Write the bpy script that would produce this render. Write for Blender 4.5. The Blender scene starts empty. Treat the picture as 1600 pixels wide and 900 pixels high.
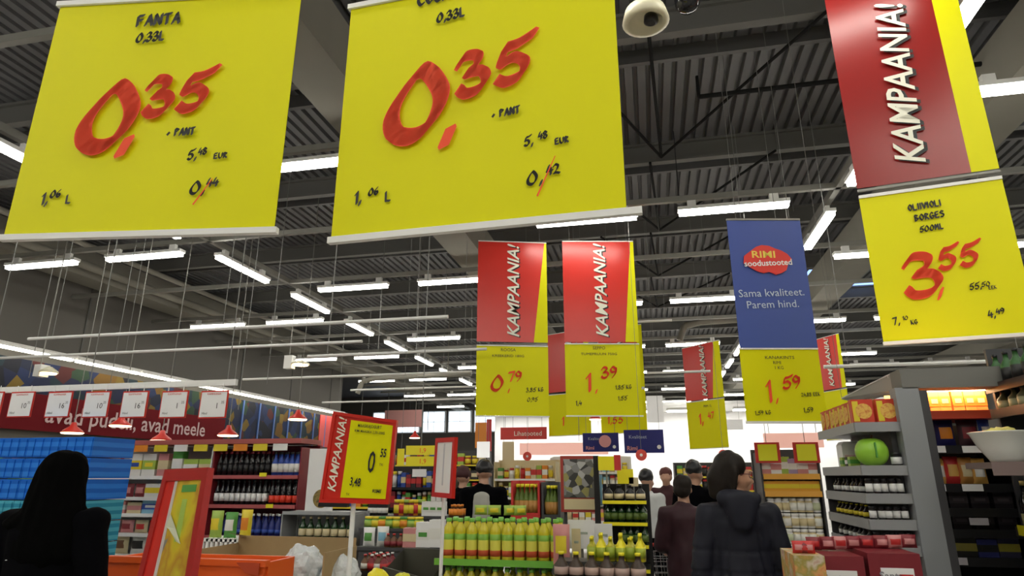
import bpy, bmesh, math, random
from mathutils import Vector, Matrix, noise
random.seed(7)
SC = bpy.context.scene
COL = SC.collection
# ------------------------------------------------------------------ camera, world, exposure
F_PX, PITCH, YAW, CAM_H = 985.0, math.radians(16.67), math.radians(12.1), 1.62
cam_d = bpy.data.cameras.new('camera'); cam = bpy.data.objects.new('camera', cam_d); COL.objects.link(cam)
cam_d.sensor_width = 36.0; cam_d.lens = F_PX * 36.0 / 1600.0; cam_d.clip_start = 0.05; cam_d.clip_end = 200
cam.location = (0, 0, CAM_H); cam.rotation_euler = (math.radians(90) + PITCH, 0, YAW)
SC.camera = cam
w = bpy.data.worlds.new('world'); SC.world = w; w.use_nodes = True
w.node_tree.nodes['Background'].inputs[0].default_value = (0.55, 0.68, 1.0, 1)
w.node_tree.nodes['Background'].inputs[1].default_value = 0.6
SC.view_settings.view_transform = 'Standard'; SC.view_settings.look = 'None'
SC.view_settings.gamma = 1.0; SC.view_settings.use_curve_mapping = False
SC.view_settings.exposure = 0.6
TUBE_STRENGTH = 15.0          # the fluorescent tubes
STRIP_STRENGTH = 7.0          # the light strip along the left wall

def at(px, py, Y):            # the point where the sight line through a photo point meets the plane y = Y
    cy, sy, cp, sp = math.cos(YAW), math.sin(YAW), math.cos(PITCH), math.sin(PITCH)
    a = (px - 800) / F_PX; b = (450 - py) / F_PX
    d = Vector((-sy*cp + a*cy + b*sy*sp, cy*cp + a*sy - b*cy*sp, sp + b*cp))
    t = Y / d.y
    return Vector((d.x*t, Y, CAM_H + d.z*t))
def at_z(px, py, Z):
    p = at(px, py, 1.0); k = (Z - CAM_H) / (p.z - CAM_H)
    return Vector((p.x*k, k, Z))
def at_plane(px, py, o, n):   # sight line meets the plane through o with normal n
    c = Vector((0, 0, CAM_H)); d = at(px, py, 1.0) - c
    return c + d * ((o - c).dot(n) / d.dot(n))

# ------------------------------------------------------------------ materials
MATS = {}
def mat(name, col, rough=0.6, metal=0.0, emit=0.0, spec=0.5, noise_s=0.0, noise_a=0.0, bump=0.0, alpha=1.0, trans=0.0):
    if name in MATS: return MATS[name]
    m = bpy.data.materials.new(name); m.use_nodes = True; nt = m.node_tree; b = nt.nodes['Principled BSDF']
    b.inputs['Base Color'].default_value = (*col, 1); b.inputs['Roughness'].default_value = rough
    b.inputs['Metallic'].default_value = metal; b.inputs['Specular IOR Level'].default_value = spec
    if emit:
        b.inputs['Emission Color'].default_value = (*col, 1); b.inputs['Emission Strength'].default_value = emit
    if trans: b.inputs['Transmission Weight'].default_value = trans
    if noise_s:
        tc = nt.nodes.new('ShaderNodeTexCoord'); nz = nt.nodes.new('ShaderNodeTexNoise'); nz.inputs['Scale'].default_value = noise_s
        nz.inputs['Detail'].default_value = 4
        nt.links.new(tc.outputs['Object'], nz.inputs['Vector'])
        if noise_a:
            mp = nt.nodes.new('ShaderNodeMapRange'); mp.inputs['To Min'].default_value = 1 - noise_a; mp.inputs['To Max'].default_value = 1 + noise_a
            nt.links.new(nz.outputs['Fac'], mp.inputs['Value'])
            mx = nt.nodes.new('ShaderNodeVectorMath'); mx.operation = 'SCALE'; mx.inputs[0].default_value = col
            nt.links.new(mp.outputs['Result'], mx.inputs['Scale']); nt.links.new(mx.outputs['Vector'], b.inputs['Base Color'])
        if bump:
            bp = nt.nodes.new('ShaderNodeBump'); bp.inputs['Strength'].default_value = bump
            nt.links.new(nz.outputs['Fac'], bp.inputs['Height']); nt.links.new(bp.outputs['Normal'], b.inputs['Normal'])
    MATS[name] = m
    return m
def blotch(name, cols, scale, rough=0.5, vor=False):     # printed picture of coloured patches
    if name in MATS: return MATS[name]
    m = bpy.data.materials.new(name); m.use_nodes = True; nt = m.node_tree; b = nt.nodes['Principled BSDF']
    b.inputs['Roughness'].default_value = rough
    tc = nt.nodes.new('ShaderNodeTexCoord')
    if vor:
        nz = nt.nodes.new('ShaderNodeTexVoronoi'); nz.inputs['Scale'].default_value = scale; out = nz.outputs['Color']
        sp = nt.nodes.new('ShaderNodeSeparateColor'); nt.links.new(out, sp.inputs[0]); out = sp.outputs[0]
    else:
        nz = nt.nodes.new('ShaderNodeTexNoise'); nz.inputs['Scale'].default_value = scale; nz.inputs['Detail'].default_value = 3; out = nz.outputs['Fac']
    nt.links.new(tc.outputs['Object'], nz.inputs['Vector'])
    cr = nt.nodes.new('ShaderNodeValToRGB'); cr.color_ramp.interpolation = 'CONSTANT' if vor else 'LINEAR'
    el = cr.color_ramp.elements
    lo, hi = (0.0, 1.0) if vor else (0.3, 0.7)
    while len(el) < len(cols): el.new(0.5)
    for i, c in enumerate(cols):
        el[i].position = lo + (hi - lo) * i / (len(cols) - (0 if vor else 1)); el[i].color = (*c, 1)
    nt.links.new(out, cr.inputs['Fac']); nt.links.new(cr.outputs['Color'], b.inputs['Base Color'])
    MATS[name] = m
    return m
def striped(name, c1, c2, scale, axis='Z', rough=0.5, frac=0.5):     # printed bands
    if name in MATS: return MATS[name]
    m = bpy.data.materials.new(name); m.use_nodes = True; nt = m.node_tree; b = nt.nodes['Principled BSDF']
    b.inputs['Roughness'].default_value = rough
    tc = nt.nodes.new('ShaderNodeTexCoord'); wv = nt.nodes.new('ShaderNodeTexWave'); wv.bands_direction = axis; wv.inputs['Scale'].default_value = scale
    wv.inputs['Distortion'].default_value = 0.6
    nt.links.new(tc.outputs['Object'], wv.inputs['Vector'])
    cr = nt.nodes.new('ShaderNodeValToRGB'); el = cr.color_ramp.elements
    el[0].color = (*c1, 1); el[1].color = (*c2, 1); el[0].position = frac - .05; el[1].position = frac + .05
    nt.links.new(wv.outputs['Fac'], cr.inputs['Fac']); nt.links.new(cr.outputs['Color'], b.inputs['Base Color'])
    MATS[name] = m
    return m

YEL = mat('yellow_poster', (0.74, 0.72, 0.0005), 0.45, spec=.18, noise_s=3, bump=.02)
RED = mat('red_poster', (0.60, 0.025, 0.015), 0.30, spec=.5)
INKR = mat('red_orange_ink', (0.92, 0.085, 0.025), 0.7)
INKB = mat('black_ink', (0.01, 0.01, 0.01), 0.5)
WHT = mat('white_paint', (0.80, 0.80, 0.78), 0.5)
WHP = mat('white_paper', (0.80, 0.80, 0.80), 0.6)
BLU = mat('blue_poster', (0.035, 0.075, 0.34), 0.4)
NAVY = mat('navy_print', (0.01, 0.015, 0.18), 0.45)
STEEL = mat('zinc_steel', (0.24, 0.235, 0.21), 0.5, .3, noise_s=2, noise_a=.12)
DECK = mat('ceiling_deck', (0.125, 0.125, 0.13), 0.6, .1, noise_s=1.5, noise_a=.10)
CONC = mat('concrete_beam', (0.21, 0.198, 0.165), 0.8, noise_s=2, noise_a=.10)
PURL = mat('dark_purlin', (0.10, 0.098, 0.09), 0.6)
WALLM = mat('grey_wall', (0.13, 0.122, 0.108), 0.8, noise_s=.6, noise_a=.10)
TUBE = mat('tube_glow', (1.0, 0.97, 0.88), 0.4, emit=TUBE_STRENGTH)
STRIP = mat('strip_glow', (1.0, 0.95, 0.80), 0.4, emit=STRIP_STRENGTH)
LAMP = mat('warm_lamp_glow', (1.0, 0.72, 0.42), 0.4, emit=4.0)
WIRE = mat('hanging_wire', (0.20, 0.20, 0.19), 0.5, .4)
GREYS = mat('grey_shelf_metal', (0.32, 0.33, 0.34), 0.45, .1)
DGREY = mat('dark_shelf_metal', (0.05, 0.05, 0.055), 0.5)
BLACK = mat('black_plastic', (0.012, 0.012, 0.014), 0.35)
PINKR = mat('pink_red_rail', (0.45, 0.10, 0.10), 0.5)
ORNG = mat('orange_red_plastic', (0.75, 0.10, 0.01), 0.4)
CARD = mat('cardboard', (0.36, 0.25, 0.12), 0.85, noise_s=20, noise_a=.08)
GREEN = mat('bright_green', (0.25, 0.55, 0.04), 0.35)
DGREEN = mat('dark_green_glass', (0.012, 0.04, 0.012), 0.1)
DGLASS = mat('black_glass', (0.010, 0.010, 0.012), 0.08)
YPL = mat('yellow_plastic', (0.85, 0.75, 0.02), 0.35)

# ------------------------------------------------------------------ object helpers
def tag(o, label=None, cat=None, group=None, kind=None):
    if label: o['label'] = label
    if cat: o['category'] = cat
    if group: o['group'] = group
    if kind: o['kind'] = kind
    return o
def root(name, loc, rz=0.0, label=None, cat=None, group=None):
    o = bpy.data.objects.new(name, None); COL.objects.link(o); o.location = loc; o.rotation_euler = (0, 0, rz); o.empty_display_size = .1
    return tag(o, label, cat, group)
class MB:                     # collects boxes, bars, tubes and turned shapes into ONE mesh
    def __init__(s): s.v = []; s.f = []; s.m = []; s.sm = []
    def add(s, vs, fs, mi=0, smooth=False):
        n = len(s.v); s.v += [tuple(v) for v in vs]
        for f in fs: s.f.append(tuple(n + i for i in f)); s.m.append(mi); s.sm.append(smooth)
        return s
    def box(s, x0, x1, y0, y1, z0, z1, mi=0, tf=None):
        vs = [Vector((x, y, z)) for z in (z0, z1) for y in (y0, y1) for x in (x0, x1)]
        if tf: vs = [tf @ v for v in vs]
        return s.add(vs, [(0, 2, 3, 1), (4, 5, 7, 6), (0, 1, 5, 4), (2, 6, 7, 3), (0, 4, 6, 2), (1, 3, 7, 5)], mi)
    def tube(s, a, b, r, seg=6, mi=0, r2=None, cap=True):
        a = Vector(a); b = Vector(b); d = (b - a).normalized(); u = d.orthogonal().normalized(); w_ = d.cross(u); r2 = r if r2 is None else r2
        vs = []
        for p, q in ((a, r), (b, r2)):
            for i in range(seg): t = 2*math.pi*i/seg; vs.append(p + u*math.cos(t)*q + w_*math.sin(t)*q)
        fs = [(i, (i+1) % seg, seg + (i+1) % seg, seg + i) for i in range(seg)]
        s.add(vs, fs, mi, seg > 6)
        if cap: s.add(vs[:seg][::-1] + vs[seg:], [tuple(range(seg)), tuple(range(seg, 2*seg))], mi)
        return s
    def path(s, pts, r, seg=6, mi=0):
        for a, b in zip(pts, pts[1:]): s.tube(a, b, r, seg, mi)
        return s
    def lathe(s, prof, seg=12, c=(0, 0, 0), mis=None, squash=1.0):     # prof: (r, z) from the bottom up
        c = Vector(c); vs = []
        for r, z in prof:
            for i in range(seg): t = 2*math.pi*i/seg; vs.append(c + Vector((r*math.cos(t), r*squash*math.sin(t), z)))
        for k in range(len(prof) - 1):
            fs = [(k*seg+i, k*seg+(i+1) % seg, (k+1)*seg+(i+1) % seg, (k+1)*seg+i) for i in range(seg)]
            n = len(s.v)
            if k == 0: base = n; s.v += [tuple(v) for v in vs]
            for f in fs: s.f.append(tuple(base + i for i in f)); s.m.append(mis[k] if mis else 0); s.sm.append(True)
        s.f.append(tuple(base + i for i in range(seg))[::-1]); s.m.append(mis[0] if mis else 0); s.sm.append(False)
        s.f.append(tuple(base + (len(prof)-1)*seg + i for i in range(seg))); s.m.append(mis[-1] if mis else 0); s.sm.append(False)
        return s
    def prism(s, pts, y0, y1, mi=0):      # outline in x-z pushed along y
        n = len(pts); vs = [(p[0], y0, p[1]) for p in pts] + [(p[0], y1, p[1]) for p in pts]
        return s.add(vs, [tuple(range(n)), tuple(range(2*n-1, n-1, -1))] + [(i, i+n, (i+1) % n + n, (i+1) % n) for i in range(n)], mi)
    def mesh(s, name, mats):
        me = bpy.data.meshes.new(name); me.from_pydata(s.v, [], s.f)
        for m in (mats if isinstance(mats, (list, tuple)) else [mats]): me.materials.append(m)
        me.polygons.foreach_set('material_index', s.m); me.polygons.foreach_set('use_smooth', s.sm); me.update()
        return me
    def build(s, name, mats, parent=None, label=None): return put(name, s.mesh(name, mats), parent, label=label)
def put(name, me, parent=None, loc=None, rot=None, label=None):
    o = bpy.data.objects.new(name, me); COL.objects.link(o)
    if parent: o.parent = parent
    if loc is not None: o.location = loc
    if rot is not None: o.rotation_euler = rot
    if label: o['label'] = label
    return o
def copy_tree(o, parent=None):
    c = o.copy(); COL.objects.link(c); c.parent = parent
    for ch in list(o.children): copy_tree(ch, c)
    return c
ORD = 'first second third fourth fifth sixth seventh eighth ninth tenth eleventh twelfth thirteenth fourteenth fifteenth sixteenth seventeenth eighteenth nineteenth twentieth'.split()
def smooth_me(me):
    me.polygons.foreach_set('use_smooth', [True]*len(me.polygons)); return me

# ------------------------------------------------------------------ lettering
TXT = {}
def text_mesh(s, size=1.0, mat_=INKB, shear=0.0, bold=0.0, xs=1.0, align='CENTER'):
    k = (s, round(size, 4), mat_.name, shear, bold, xs, align)
    if k in TXT: return TXT[k]
    cu = bpy.data.curves.new('lettering', 'FONT'); cu.body = s; cu.size = size; cu.shear = shear; cu.offset = bold*size; cu.align_x = align; cu.resolution_u = 2
    o = bpy.data.objects.new('tmp', cu); COL.objects.link(o)
    dg = bpy.context.evaluated_depsgraph_get(); dg.update()
    me = bpy.data.meshes.new_from_object(o.evaluated_get(dg)); bpy.data.objects.remove(o); bpy.data.curves.remove(cu)
    me.transform(Matrix(((xs, 0, 0, 0), (0, 0, -1, 0), (0, 1, 0, 0), (0, 0, 0, 1))))   # stands in x-z, faces -y
    me.name = 'lettering'; me.materials.clear(); me.materials.append(mat_); TXT[k] = me
    return me
def text(parent, s, x, z, size, mat_=INKB, y=-0.004, turn=0.0, name='lettering', **kw):
    return put(name, text_mesh(s, size, mat_, **kw), parent, (x, y, z), (0, turn, 0))
GL = {  # hand lettering: strokes on a unit-high grid; an s marks a smooth stroke
 '0': ['s', [(.46,1.0),(.20,.72),(.03,.38),(.08,.09),(.30,.0),(.52,.12),(.68,.42),(.68,.68),(.46,1.0)]],
 '1': ['l', [(.02,.78),(.24,1),(.16,0)]], '2': ['s', [(.02,.78),(.2,1),(.48,.88),(.38,.5),(.0,.06)], [(.0,.06),(.25,.1),(.58,0)]],
 '3': ['s', [(.08,.80),(.24,1),(.50,.94),(.46,.70),(.22,.52)], [(.22,.52),(.52,.50),(.60,.26),(.40,.02),(.12,.0),(.02,.16)]],
 '4': ['l', [(.3,1),(.02,.36),(.62,.42)], [(.46,.7),(.4,0)]], '5': ['s', [(.30,.92),(.56,.94),(.92,1.1)], [(.30,.92),(.14,.52),(.42,.60),(.62,.38),(.48,.08),(.18,.0),(.02,.12)]],
 '6': ['s', [(.5,1),(.15,.7),(.02,.3),(.2,0),(.48,.15),(.42,.45),(.08,.35)]], '7': ['l', [(.05,.92),(.6,1),(.2,0)]],
 '8': ['s', [(.45,.9),(.2,1),(.08,.75),(.5,.35),(.35,0),(.05,.12),(.15,.45),(.5,.75),(.45,.9)]], '9': ['s', [(.5,.75),(.3,1),(.05,.8),(.15,.5),(.45,.6),(.52,.85),(.45,.4),(.15,0)]],
 ',': ['l', [(.12,.16),(.0,-.16)]], '+': ['l', [(.0,.3),(.3,.34)], [(.16,.5),(.14,.14)]], '.': ['l', [(.0,.05),(.06,.0)]], ' ': ['l'],
 'A': ['l', [(0,0),(.3,1),(.52,0)], [(.1,.36),(.48,.4)]], 'B': ['s', [(.06,0),(.1,1)], [(.1,1),(.45,.85),(.12,.53)], [(.12,.53),(.5,.3),(.06,0)]],
 'C': ['s', [(.5,.85),(.25,1),(.02,.5),(.2,0),(.5,.12)]], 'E': ['l', [(.5,1),(.08,.96),(.04,.04),(.48,.02)], [(.06,.52),(.4,.54)]], 'F': ['l', [(.06,0),(.08,.95),(.5,1)], [(.06,.5),(.4,.54)]],
 'G': ['s', [(.5,.85),(.25,1),(.02,.5),(.2,0),(.5,.2),(.5,.45)], [(.28,.45),(.5,.45)]], 'I': ['l', [(.08,1),(.06,0)]], 'K': ['l', [(.06,1),(.04,0)], [(.5,1),(.08,.5),(.52,0)]],
 'L': ['l', [(.06,1),(.04,.04),(.48,0)]], 'M': ['l', [(0,0),(.1,1),(.32,.4),(.55,1),(.62,0)]], 'N': ['l', [(.02,0),(.06,1),(.48,.02),(.52,1)]], 'O': ['s', [(.3,1),(.02,.5),(.28,0),(.56,.5),(.3,1)]],
 'P': ['s', [(.06,0),(.1,1)], [(.1,1),(.52,.8),(.1,.48)]], 'R': ['s', [(.06,0),(.1,1)], [(.1,1),(.5,.8),(.1,.5)], [(.1,.5),(.5,0)]], 'S': ['s', [(.48,.9),(.2,1),(.06,.75),(.44,.4),(.35,.05),(.02,.08)]],
 'T': ['l', [(0,.92),(.55,1)], [(.28,.95),(.24,0)]], 'U': ['s', [(.04,1),(.04,.3),(.25,0),(.5,.3),(.54,1)]], 'V': ['l', [(0,1),(.25,0),(.55,1)]], 'X': ['l', [(0,1),(.5,0)], [(.5,1),(0,0)]],
 'Z': ['l', [(.02,.95),(.5,1),(.02,.02),(.52,.05)]], '/': ['l', [(.34,1.15),(.0,-.15)]], '~': ['s', [(.0,.62),(.16,.72),(.32,.62),(.46,.7)]]}
WID = {' ': .4, ',': .22, '+': .45, '.': .2, '1': .34, '5': .8, '0': .86, 'I': .26, 'M': .78, '3': .74, '~': 0}
def catmull(p, n=5):
    q = [p[0]] + p + [p[-1]]
    if p[0] == p[-1]: q = [p[-2]] + p + [p[1]]
    out = []
    for i in range(1, len(q) - 2):
        for k in range(n):
            t = k/n; a, b, c, d = q[i-1], q[i], q[i+1], q[i+2]
            out.append(tuple(.5*((2*b[j]) + (-a[j]+c[j])*t + (2*a[j]-5*b[j]+4*c[j]-d[j])*t*t + (-a[j]+3*b[j]-3*c[j]+d[j])*t**3) for j in (0, 1)))
    return out + [p[-1]]
def hand(parent, s, x, z, h, mat_=INKB, nib=.14, ang=48, slope=0.0, y=-0.004, name='hand_lettering', sx=1.0):
    # broad-nib pen: every segment is the hull of the nib at its two ends; x, z = left end of the baseline
    bm = bmesh.new(); cx = 0.0; h = h/(1+.75*nib); z += nib*h*.38
    na = math.radians(ang); n1 = Vector((math.cos(na), 0, math.sin(na)))*nib*h/2; n2 = Vector((-math.sin(na), 0, math.cos(na)))*nib*h*.16
    for ch in s:
        g = GL.get(ch, ['l']); 
        if ch == '~': cx -= .62
        for st in g[1:]:
            pts = catmull(st) if g[0] == 's' and len(st) > 2 else st
            P_ = [Vector(((cx + a*sx)*h, 0, b*h)) for a, b in pts]
            for a, b in zip(P_, P_[1:]):
                cand = [p + e1*n1 + e2*n2 for p in (a, b) for e1 in (-1, 1) for e2 in (-1, 1)]
                c2 = sorted((round(v.x, 6), round(v.z, 6)) for v in cand)
                def half(it):
                    hl = []
                    for q in it:
                        while len(hl) > 1 and (hl[-1][0]-hl[-2][0])*(q[1]-hl[-2][1]) - (hl[-1][1]-hl[-2][1])*(q[0]-hl[-2][0]) <= 1e-12: hl.pop()
                        hl.append(q)
                    return hl
                hull = half(c2)[:-1] + half(c2[::-1])[:-1]
                if len(hull) > 2: bm.faces.new([bm.verts.new((q[0], 0, q[1])) for q in hull])
        cx += (WID.get(ch, .64) if ch != '~' else .62) * sx + .08
    me = bpy.data.meshes.new(name); bm.to_mesh(me); bm.free(); me.materials.append(mat_)
    return put(name, me, parent, (x, y, z), (0, -slope, 0))

# ------------------------------------------------------------------ the hall
XL, XR, YB, YF, ZC = -12.8, 14.0, -9.0, 40.0, 6.75
def struct(name, mb, mats, label=None):
    o = mb.build(name, mats); o['kind'] = 'structure'
    if label: o['label'] = label
    return o
fm = bpy.data.materials.new('floor_tiles'); fm.use_nodes = True; nt = fm.node_tree; b_ = nt.nodes['Principled BSDF']
bk = nt.nodes.new('ShaderNodeTexBrick'); bk.offset = 0; bk.inputs['Color1'].default_value = (.52, .50, .46, 1); bk.inputs['Color2'].default_value = (.48, .46, .43, 1)
bk.inputs['Mortar'].default_value = (.3, .29, .27, 1); bk.inputs['Scale'].default_value = 1; bk.inputs['Brick Width'].default_value = .6; bk.inputs['Row Height'].default_value = .6; bk.inputs['Mortar Size'].default_value = .006
tc_ = nt.nodes.new('ShaderNodeTexCoord'); nt.links.new(tc_.outputs['Object'], bk.inputs['Vector']); nt.links.new(bk.outputs['Color'], b_.inputs['Base Color']); b_.inputs['Roughness'].default_value = .22
struct('floor', MB().box(XL-.2, XR+.2, YB-.2, YF+.2, -.1, 0).box(-24.2, XL-.2, 24.8, YF+.2, -.1, 0), fm)
struct('wall_left', MB().box(XL-.2, XL, YB-.2, 25, 0, 7.2), WALLM)
XL2 = -24
struct('wall_return', MB().box(XL2, XL-.2, 24.8, 25, 0, 7.2), WALLM)
struct('wall_far_left', MB().box(XL2-.2, XL2, 24.8, YF+.2, 0, 7.2), WALLM)
struct('wall_right', MB().box(XR, XR+.2, YB-.2, YF+.2, 0, 7.2), WALLM)
struct('wall_back', MB().box(XL, XR, YB-.2, YB, 0, 7.2), WALLM)
wf = struct('wall_front', MB().box(XL2, XR, YF, YF+.2, 0, 7.2), WALLM)
# corrugated deck: trapezoid ribs running along the hall
mb = MB(); vs = []; per = .17; x = XL
while x < XR:
    for dx, dz in ((0, 0), (.10, 0), (.115, .07), (.155, .07)): vs.append((x+dx, dz))
    x += per
vs = [v for v in vs if v[0] <= XR + .1]; n = len(vs)
mb.add([(v[0], YB, ZC+v[1]) for v in vs] + [(v[0], YF, ZC+v[1]) for v in vs], [(i, i+1, n+i+1, n+i) for i in range(n-1)])
mb.box(XL, XR, YB, YF, ZC+.3, ZC+.34)
mb.box(XL2, XL, 25, YF, ZC, ZC+.1)
ceil = struct('ceiling', mb, DECK)
def cpart(name, mb, m, label=None): return mb.build(name, m, ceil, label)
y = -6.0
while y < 39:
    b = MB(); yy = y
    b.box(XL, XR, yy-.06, yy+.06, 6.36, 6.40).box(XL, XR, yy-.012, yy+.012, 6.40, 6.66).box(XL, XR, yy-.06, yy+.06, 6.66, 6.70)
    cpart('purlin', b, PURL)
    yy += .72
    cpart('secondary_purlin', MB().box(XL, XR, yy-.035, yy+.035, 6.55, 6.74), mat('purlin_black', (.09, .09, .09), .6))
    y += 3.05
for x0, x1, zb in ((-3.55, -2.95, 5.7), (4.0, 4.6, 5.7), (-12.3, -11.7, 5.75), (11.4, 12.0, 5.7)):
    cpart('roof_beam', MB().box(x0, x1, YB, YF, zb, 6.34), CONC)
for y0 in (6.25, 9.3, 12.35, 15.4):      # rod bracing between the purlins
    for xa, xb in ((.42, 2.1), (.42, .25), (.42, -.75)):
        b = MB(); b.tube((xa, y0+2.75, 6.33), (xb, y0-.15, 6.33), .022, 6); cpart('brace_rod', b, mat('matte_black', (.012, .012, .012), .9, spec=.1))
b = MB(); b.tube((.85, 7.25, 6.2), (6, 7.25, 6.2), .03, 8); b.tube((.85, 7.25, 6.2), (.85, 7.25, 6.5), .02, 6); cpart('sprinkler_pipe', b, mat('matte_black', (.012, .012, .012), .9, spec=.1))
# long pipes and cable trays high on the left
for x0, z0, r in ((-11.45, 5.9, .09), (-10.9, 6.1, .06)): cpart('ceiling_pipe', MB().tube((x0, YB, z0), (x0, YF, z0), r, 10), CONC)
# curved ducts in the far ceiling
for (px, py, Y, L) in ((560, 592, 20, 4), (1060, 505, 18, 3.4)):
    p = at(px, py, Y); d = MB(); d.path([(p.x, Y, p.z-.5), (p.x+.15, Y, p.z-.1), (p.x+.6, Y, p.z), (p.x+L, Y, p.z+.05)], .09, 8); d.tube((p.x+L*.8, Y, p.z), (p.x+L*.8, Y, 6.76), .02, 6); o = d.build('air_duct', CONC); tag(o, 'curved grey duct under the roof, ' + ('left of the campaign banners' if px < 800 else 'between the red and blue banners'), 'duct')
# skylights
SKY = mat('skylight_pane', (.30, .48, 1.0), .4, emit=1.3)
for n_, (px, py, ww, ll) in enumerate(((1560, 130, .75, .55), (1282, 427, .85, 1.3), (1345, 446, .9, .8), (1330, 428, .5, 1.2))):
    p = at_z(px, py, ZC-.02); g = MB().box(p.x-ww/2, p.x+ww/2, p.y-ll/2, p.y+ll/2, ZC-.03, ZC-.01)
    f_ = MB()
    for s_ in (-1, 1):
        f_.box(p.x+s_*ww/2-.03, p.x+s_*ww/2+.03, p.y-ll/2-.03, p.y+ll/2+.03, ZC-.06, ZC)
        f_.box(p.x-ww/2, p.x+ww/2, p.y+s_*ll/2-.03, p.y+s_*ll/2+.03, ZC-.06, ZC)
    fo = struct('window_%d' % (n_+1), f_, PURL); g.build('pane', SKY, fo)
# left wall: panel joints, print mural, fascia
for y0 in [3 + 3*k for k in range(12)]: MB().box(XL, XL+.02, y0-.02, y0+.02, 4.2, 6.9).build('panel_joint', PURL, bpy.data.objects['wall_left'])
MUR = blotch('mural_print', [(.004,.005,.012),(.006,.015,.06),(.12,.06,.005),(.006,.01,.03),(.006,.010,.04),(.06,.008,.008),(.006,.02,.03),(.14,.09,.01),(.008,.02,.07),(.015,.04,.02)], 3.2, .85, vor=True)
mu = MB().box(XL, XL+.06, 6, 24.5, 2.75, 3.98).build('wall_mural', MUR); tag(mu, 'dark blue mural of fruit and colour blotches high on the grey side wall', 'mural')
q = MB().box(XL+.062, XL+.07, 18.4, 24.6, 2.9, 3.95)
for k in range(7): MB().box(XL+.06, XL+.09, 18.2+.9*k, 18.26+.9*k, 2.75, 3.98).build('mural_joint', mat('mural_blue', (.05,.12,.35), .5), mu)
MB().box(XL+.06, XL+.085, 23.2, 24.4, 2.75, 3.98).build('red_field', RED, mu)
fa = MB().box(XL+.10, XL+.16, 4, 17.3, 2.55, 3.30).build('fascia_board', mat('dark_red_fascia', (.13, .004, .008), .85, spec=.2))
tag(fa, 'long dark red fascia board with pale lettering on the side wall', 'sign')
def wall_text(s, y0, z, size, m):
    put('lettering', text_mesh(s, size, m, bold=.01, align='LEFT'), fa, (XL+.172, y0, z), (0, 0, math.pi/2))
wall_text('avad pudeli, avad meele', 11.3, 2.74, .54, mat('pale_letter', (.58, .42, .42), .8))
# light strip along the left wall
y = 4.0; k = 0
ST = []
while y < 24:
    L = 1.9
    o = root('strip_light', (XL+.35, y, 4.12), 0, None, 'light', 'strip lights in one line along the side wall')
    MB().box(-.05, .05, 0, L-.06, .0, .062).build('housing', WHT, o); MB().box(-.045, .045, .02, L-.10, -.05, 0).build('tube', STRIP, o)
    ST.append(o); y += L
for k, o in enumerate(ST): o['label'] = 'slim light strip above the side wall mural, %s of its line from the near end' % ORD[k]
tr = MB().box(XL, XL+.42, 3.5, 24.6, 4.185, 4.20); o = tr.build('light_shelf', WHT); tag(o, 'long white ledge carrying the strip lights along the side wall', 'ledge')
ps = MB()
# far wall: bright counters under clerestory windows
for k in range(11):
    x0 = -18.0 + k*1.75
    if x0 > -8.9: break
    fo = struct('window_%d' % (5+k), MB().box(x0-.06, x0+1.56, YF-.1, YF, 4.35, 5.75), WHT)
    for j in range(2):
        for i in range(2): MB().box(x0+.02+.74*i, x0+.70+.74*i, YF-.14, YF-.10, 4.42+.66*j, 5.02+.66*j).build('pane', mat('daylight_pane', (.80, .90, 1.0), .3, emit=1.0), fo)
WALLW = mat('white_lit_wall', (.85, .85, .84), .6)
struct('wall_counter', MB().box(-8, 10.5, 33.0, 33.2, 0, 4.7), WALLW); struct('ceiling_counter', MB().box(-8, 10.5, 29.6, 33.2, 4.71, 4.85), WALLW)
for x0 in (-7, -4, -1, 2, 5, 8):
    a = root('counter_light', (x0, 31.2, 4.605), 0, 'flat bright light panel under the far white bulkhead, number %s along it' % ORD[(x0+7)//3], 'light', 'light panels over the far counter')
    MB().box(-1.2, 1.2, -.35, .35, 0, .1).build('housing', WHT, a); MB().box(-1.15, 1.15, -.3, .3, -.03, 0).build('diffuser', mat('counter_glow', (1, .97, .92), .4, emit=14), a)

# ------------------------------------------------------------------ ceiling lights
def light_proto():
    r = root('tube_light', (0, 0, 0))
    MB().box(-.76, .76, -.07, .07, 0, .05).box(.5, .62, -.03, .03, .05, .15).box(-.62, -.5, -.03, .03, .05, .15).build('housing', WHT, r)
    m = MB().box(-.74, .74, -.05, .05, -.06, 0); m.build('tube', TUBE, r)
    return r
LP = light_proto(); used = [False]
def place_light(x, y, z, rz, label, group):
    o = LP if not used[0] else copy_tree(LP); used[0] = True
    o.location = (x, y, z); o.rotation_euler = (0, 0, rz); tag(o, label, 'ceiling light', group)
for X, nm, y0 in ((-7.15, 'left', 9.76-2.45*6), (2.75, 'right', 9.95-2.45*6)):
    tk = MB().box(-.04, .04, YB+.5, 38, 0, .10).build('light_track', STEEL); tk.location = (X, 0, 5.451)
    tag(tk, 'long steel light track running down the hall, the one further %s' % nm, 'track')
    for k in range(17):
        yy = y0 + 2.45*k
        place_light(X, yy, 5.30, math.pi/2, 'white tube light in the %s row running down the hall, %s from its near end' % (nm, ORD[k]), 'tube lights in the %s row down the hall' % nm)
rowsA = [8.75 + 4.9*k for k in range(-3, 6)]; rowsB = [6.28, 11.25, 16.25, 21.1, 26, 31, 1.4, -3.5]
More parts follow.
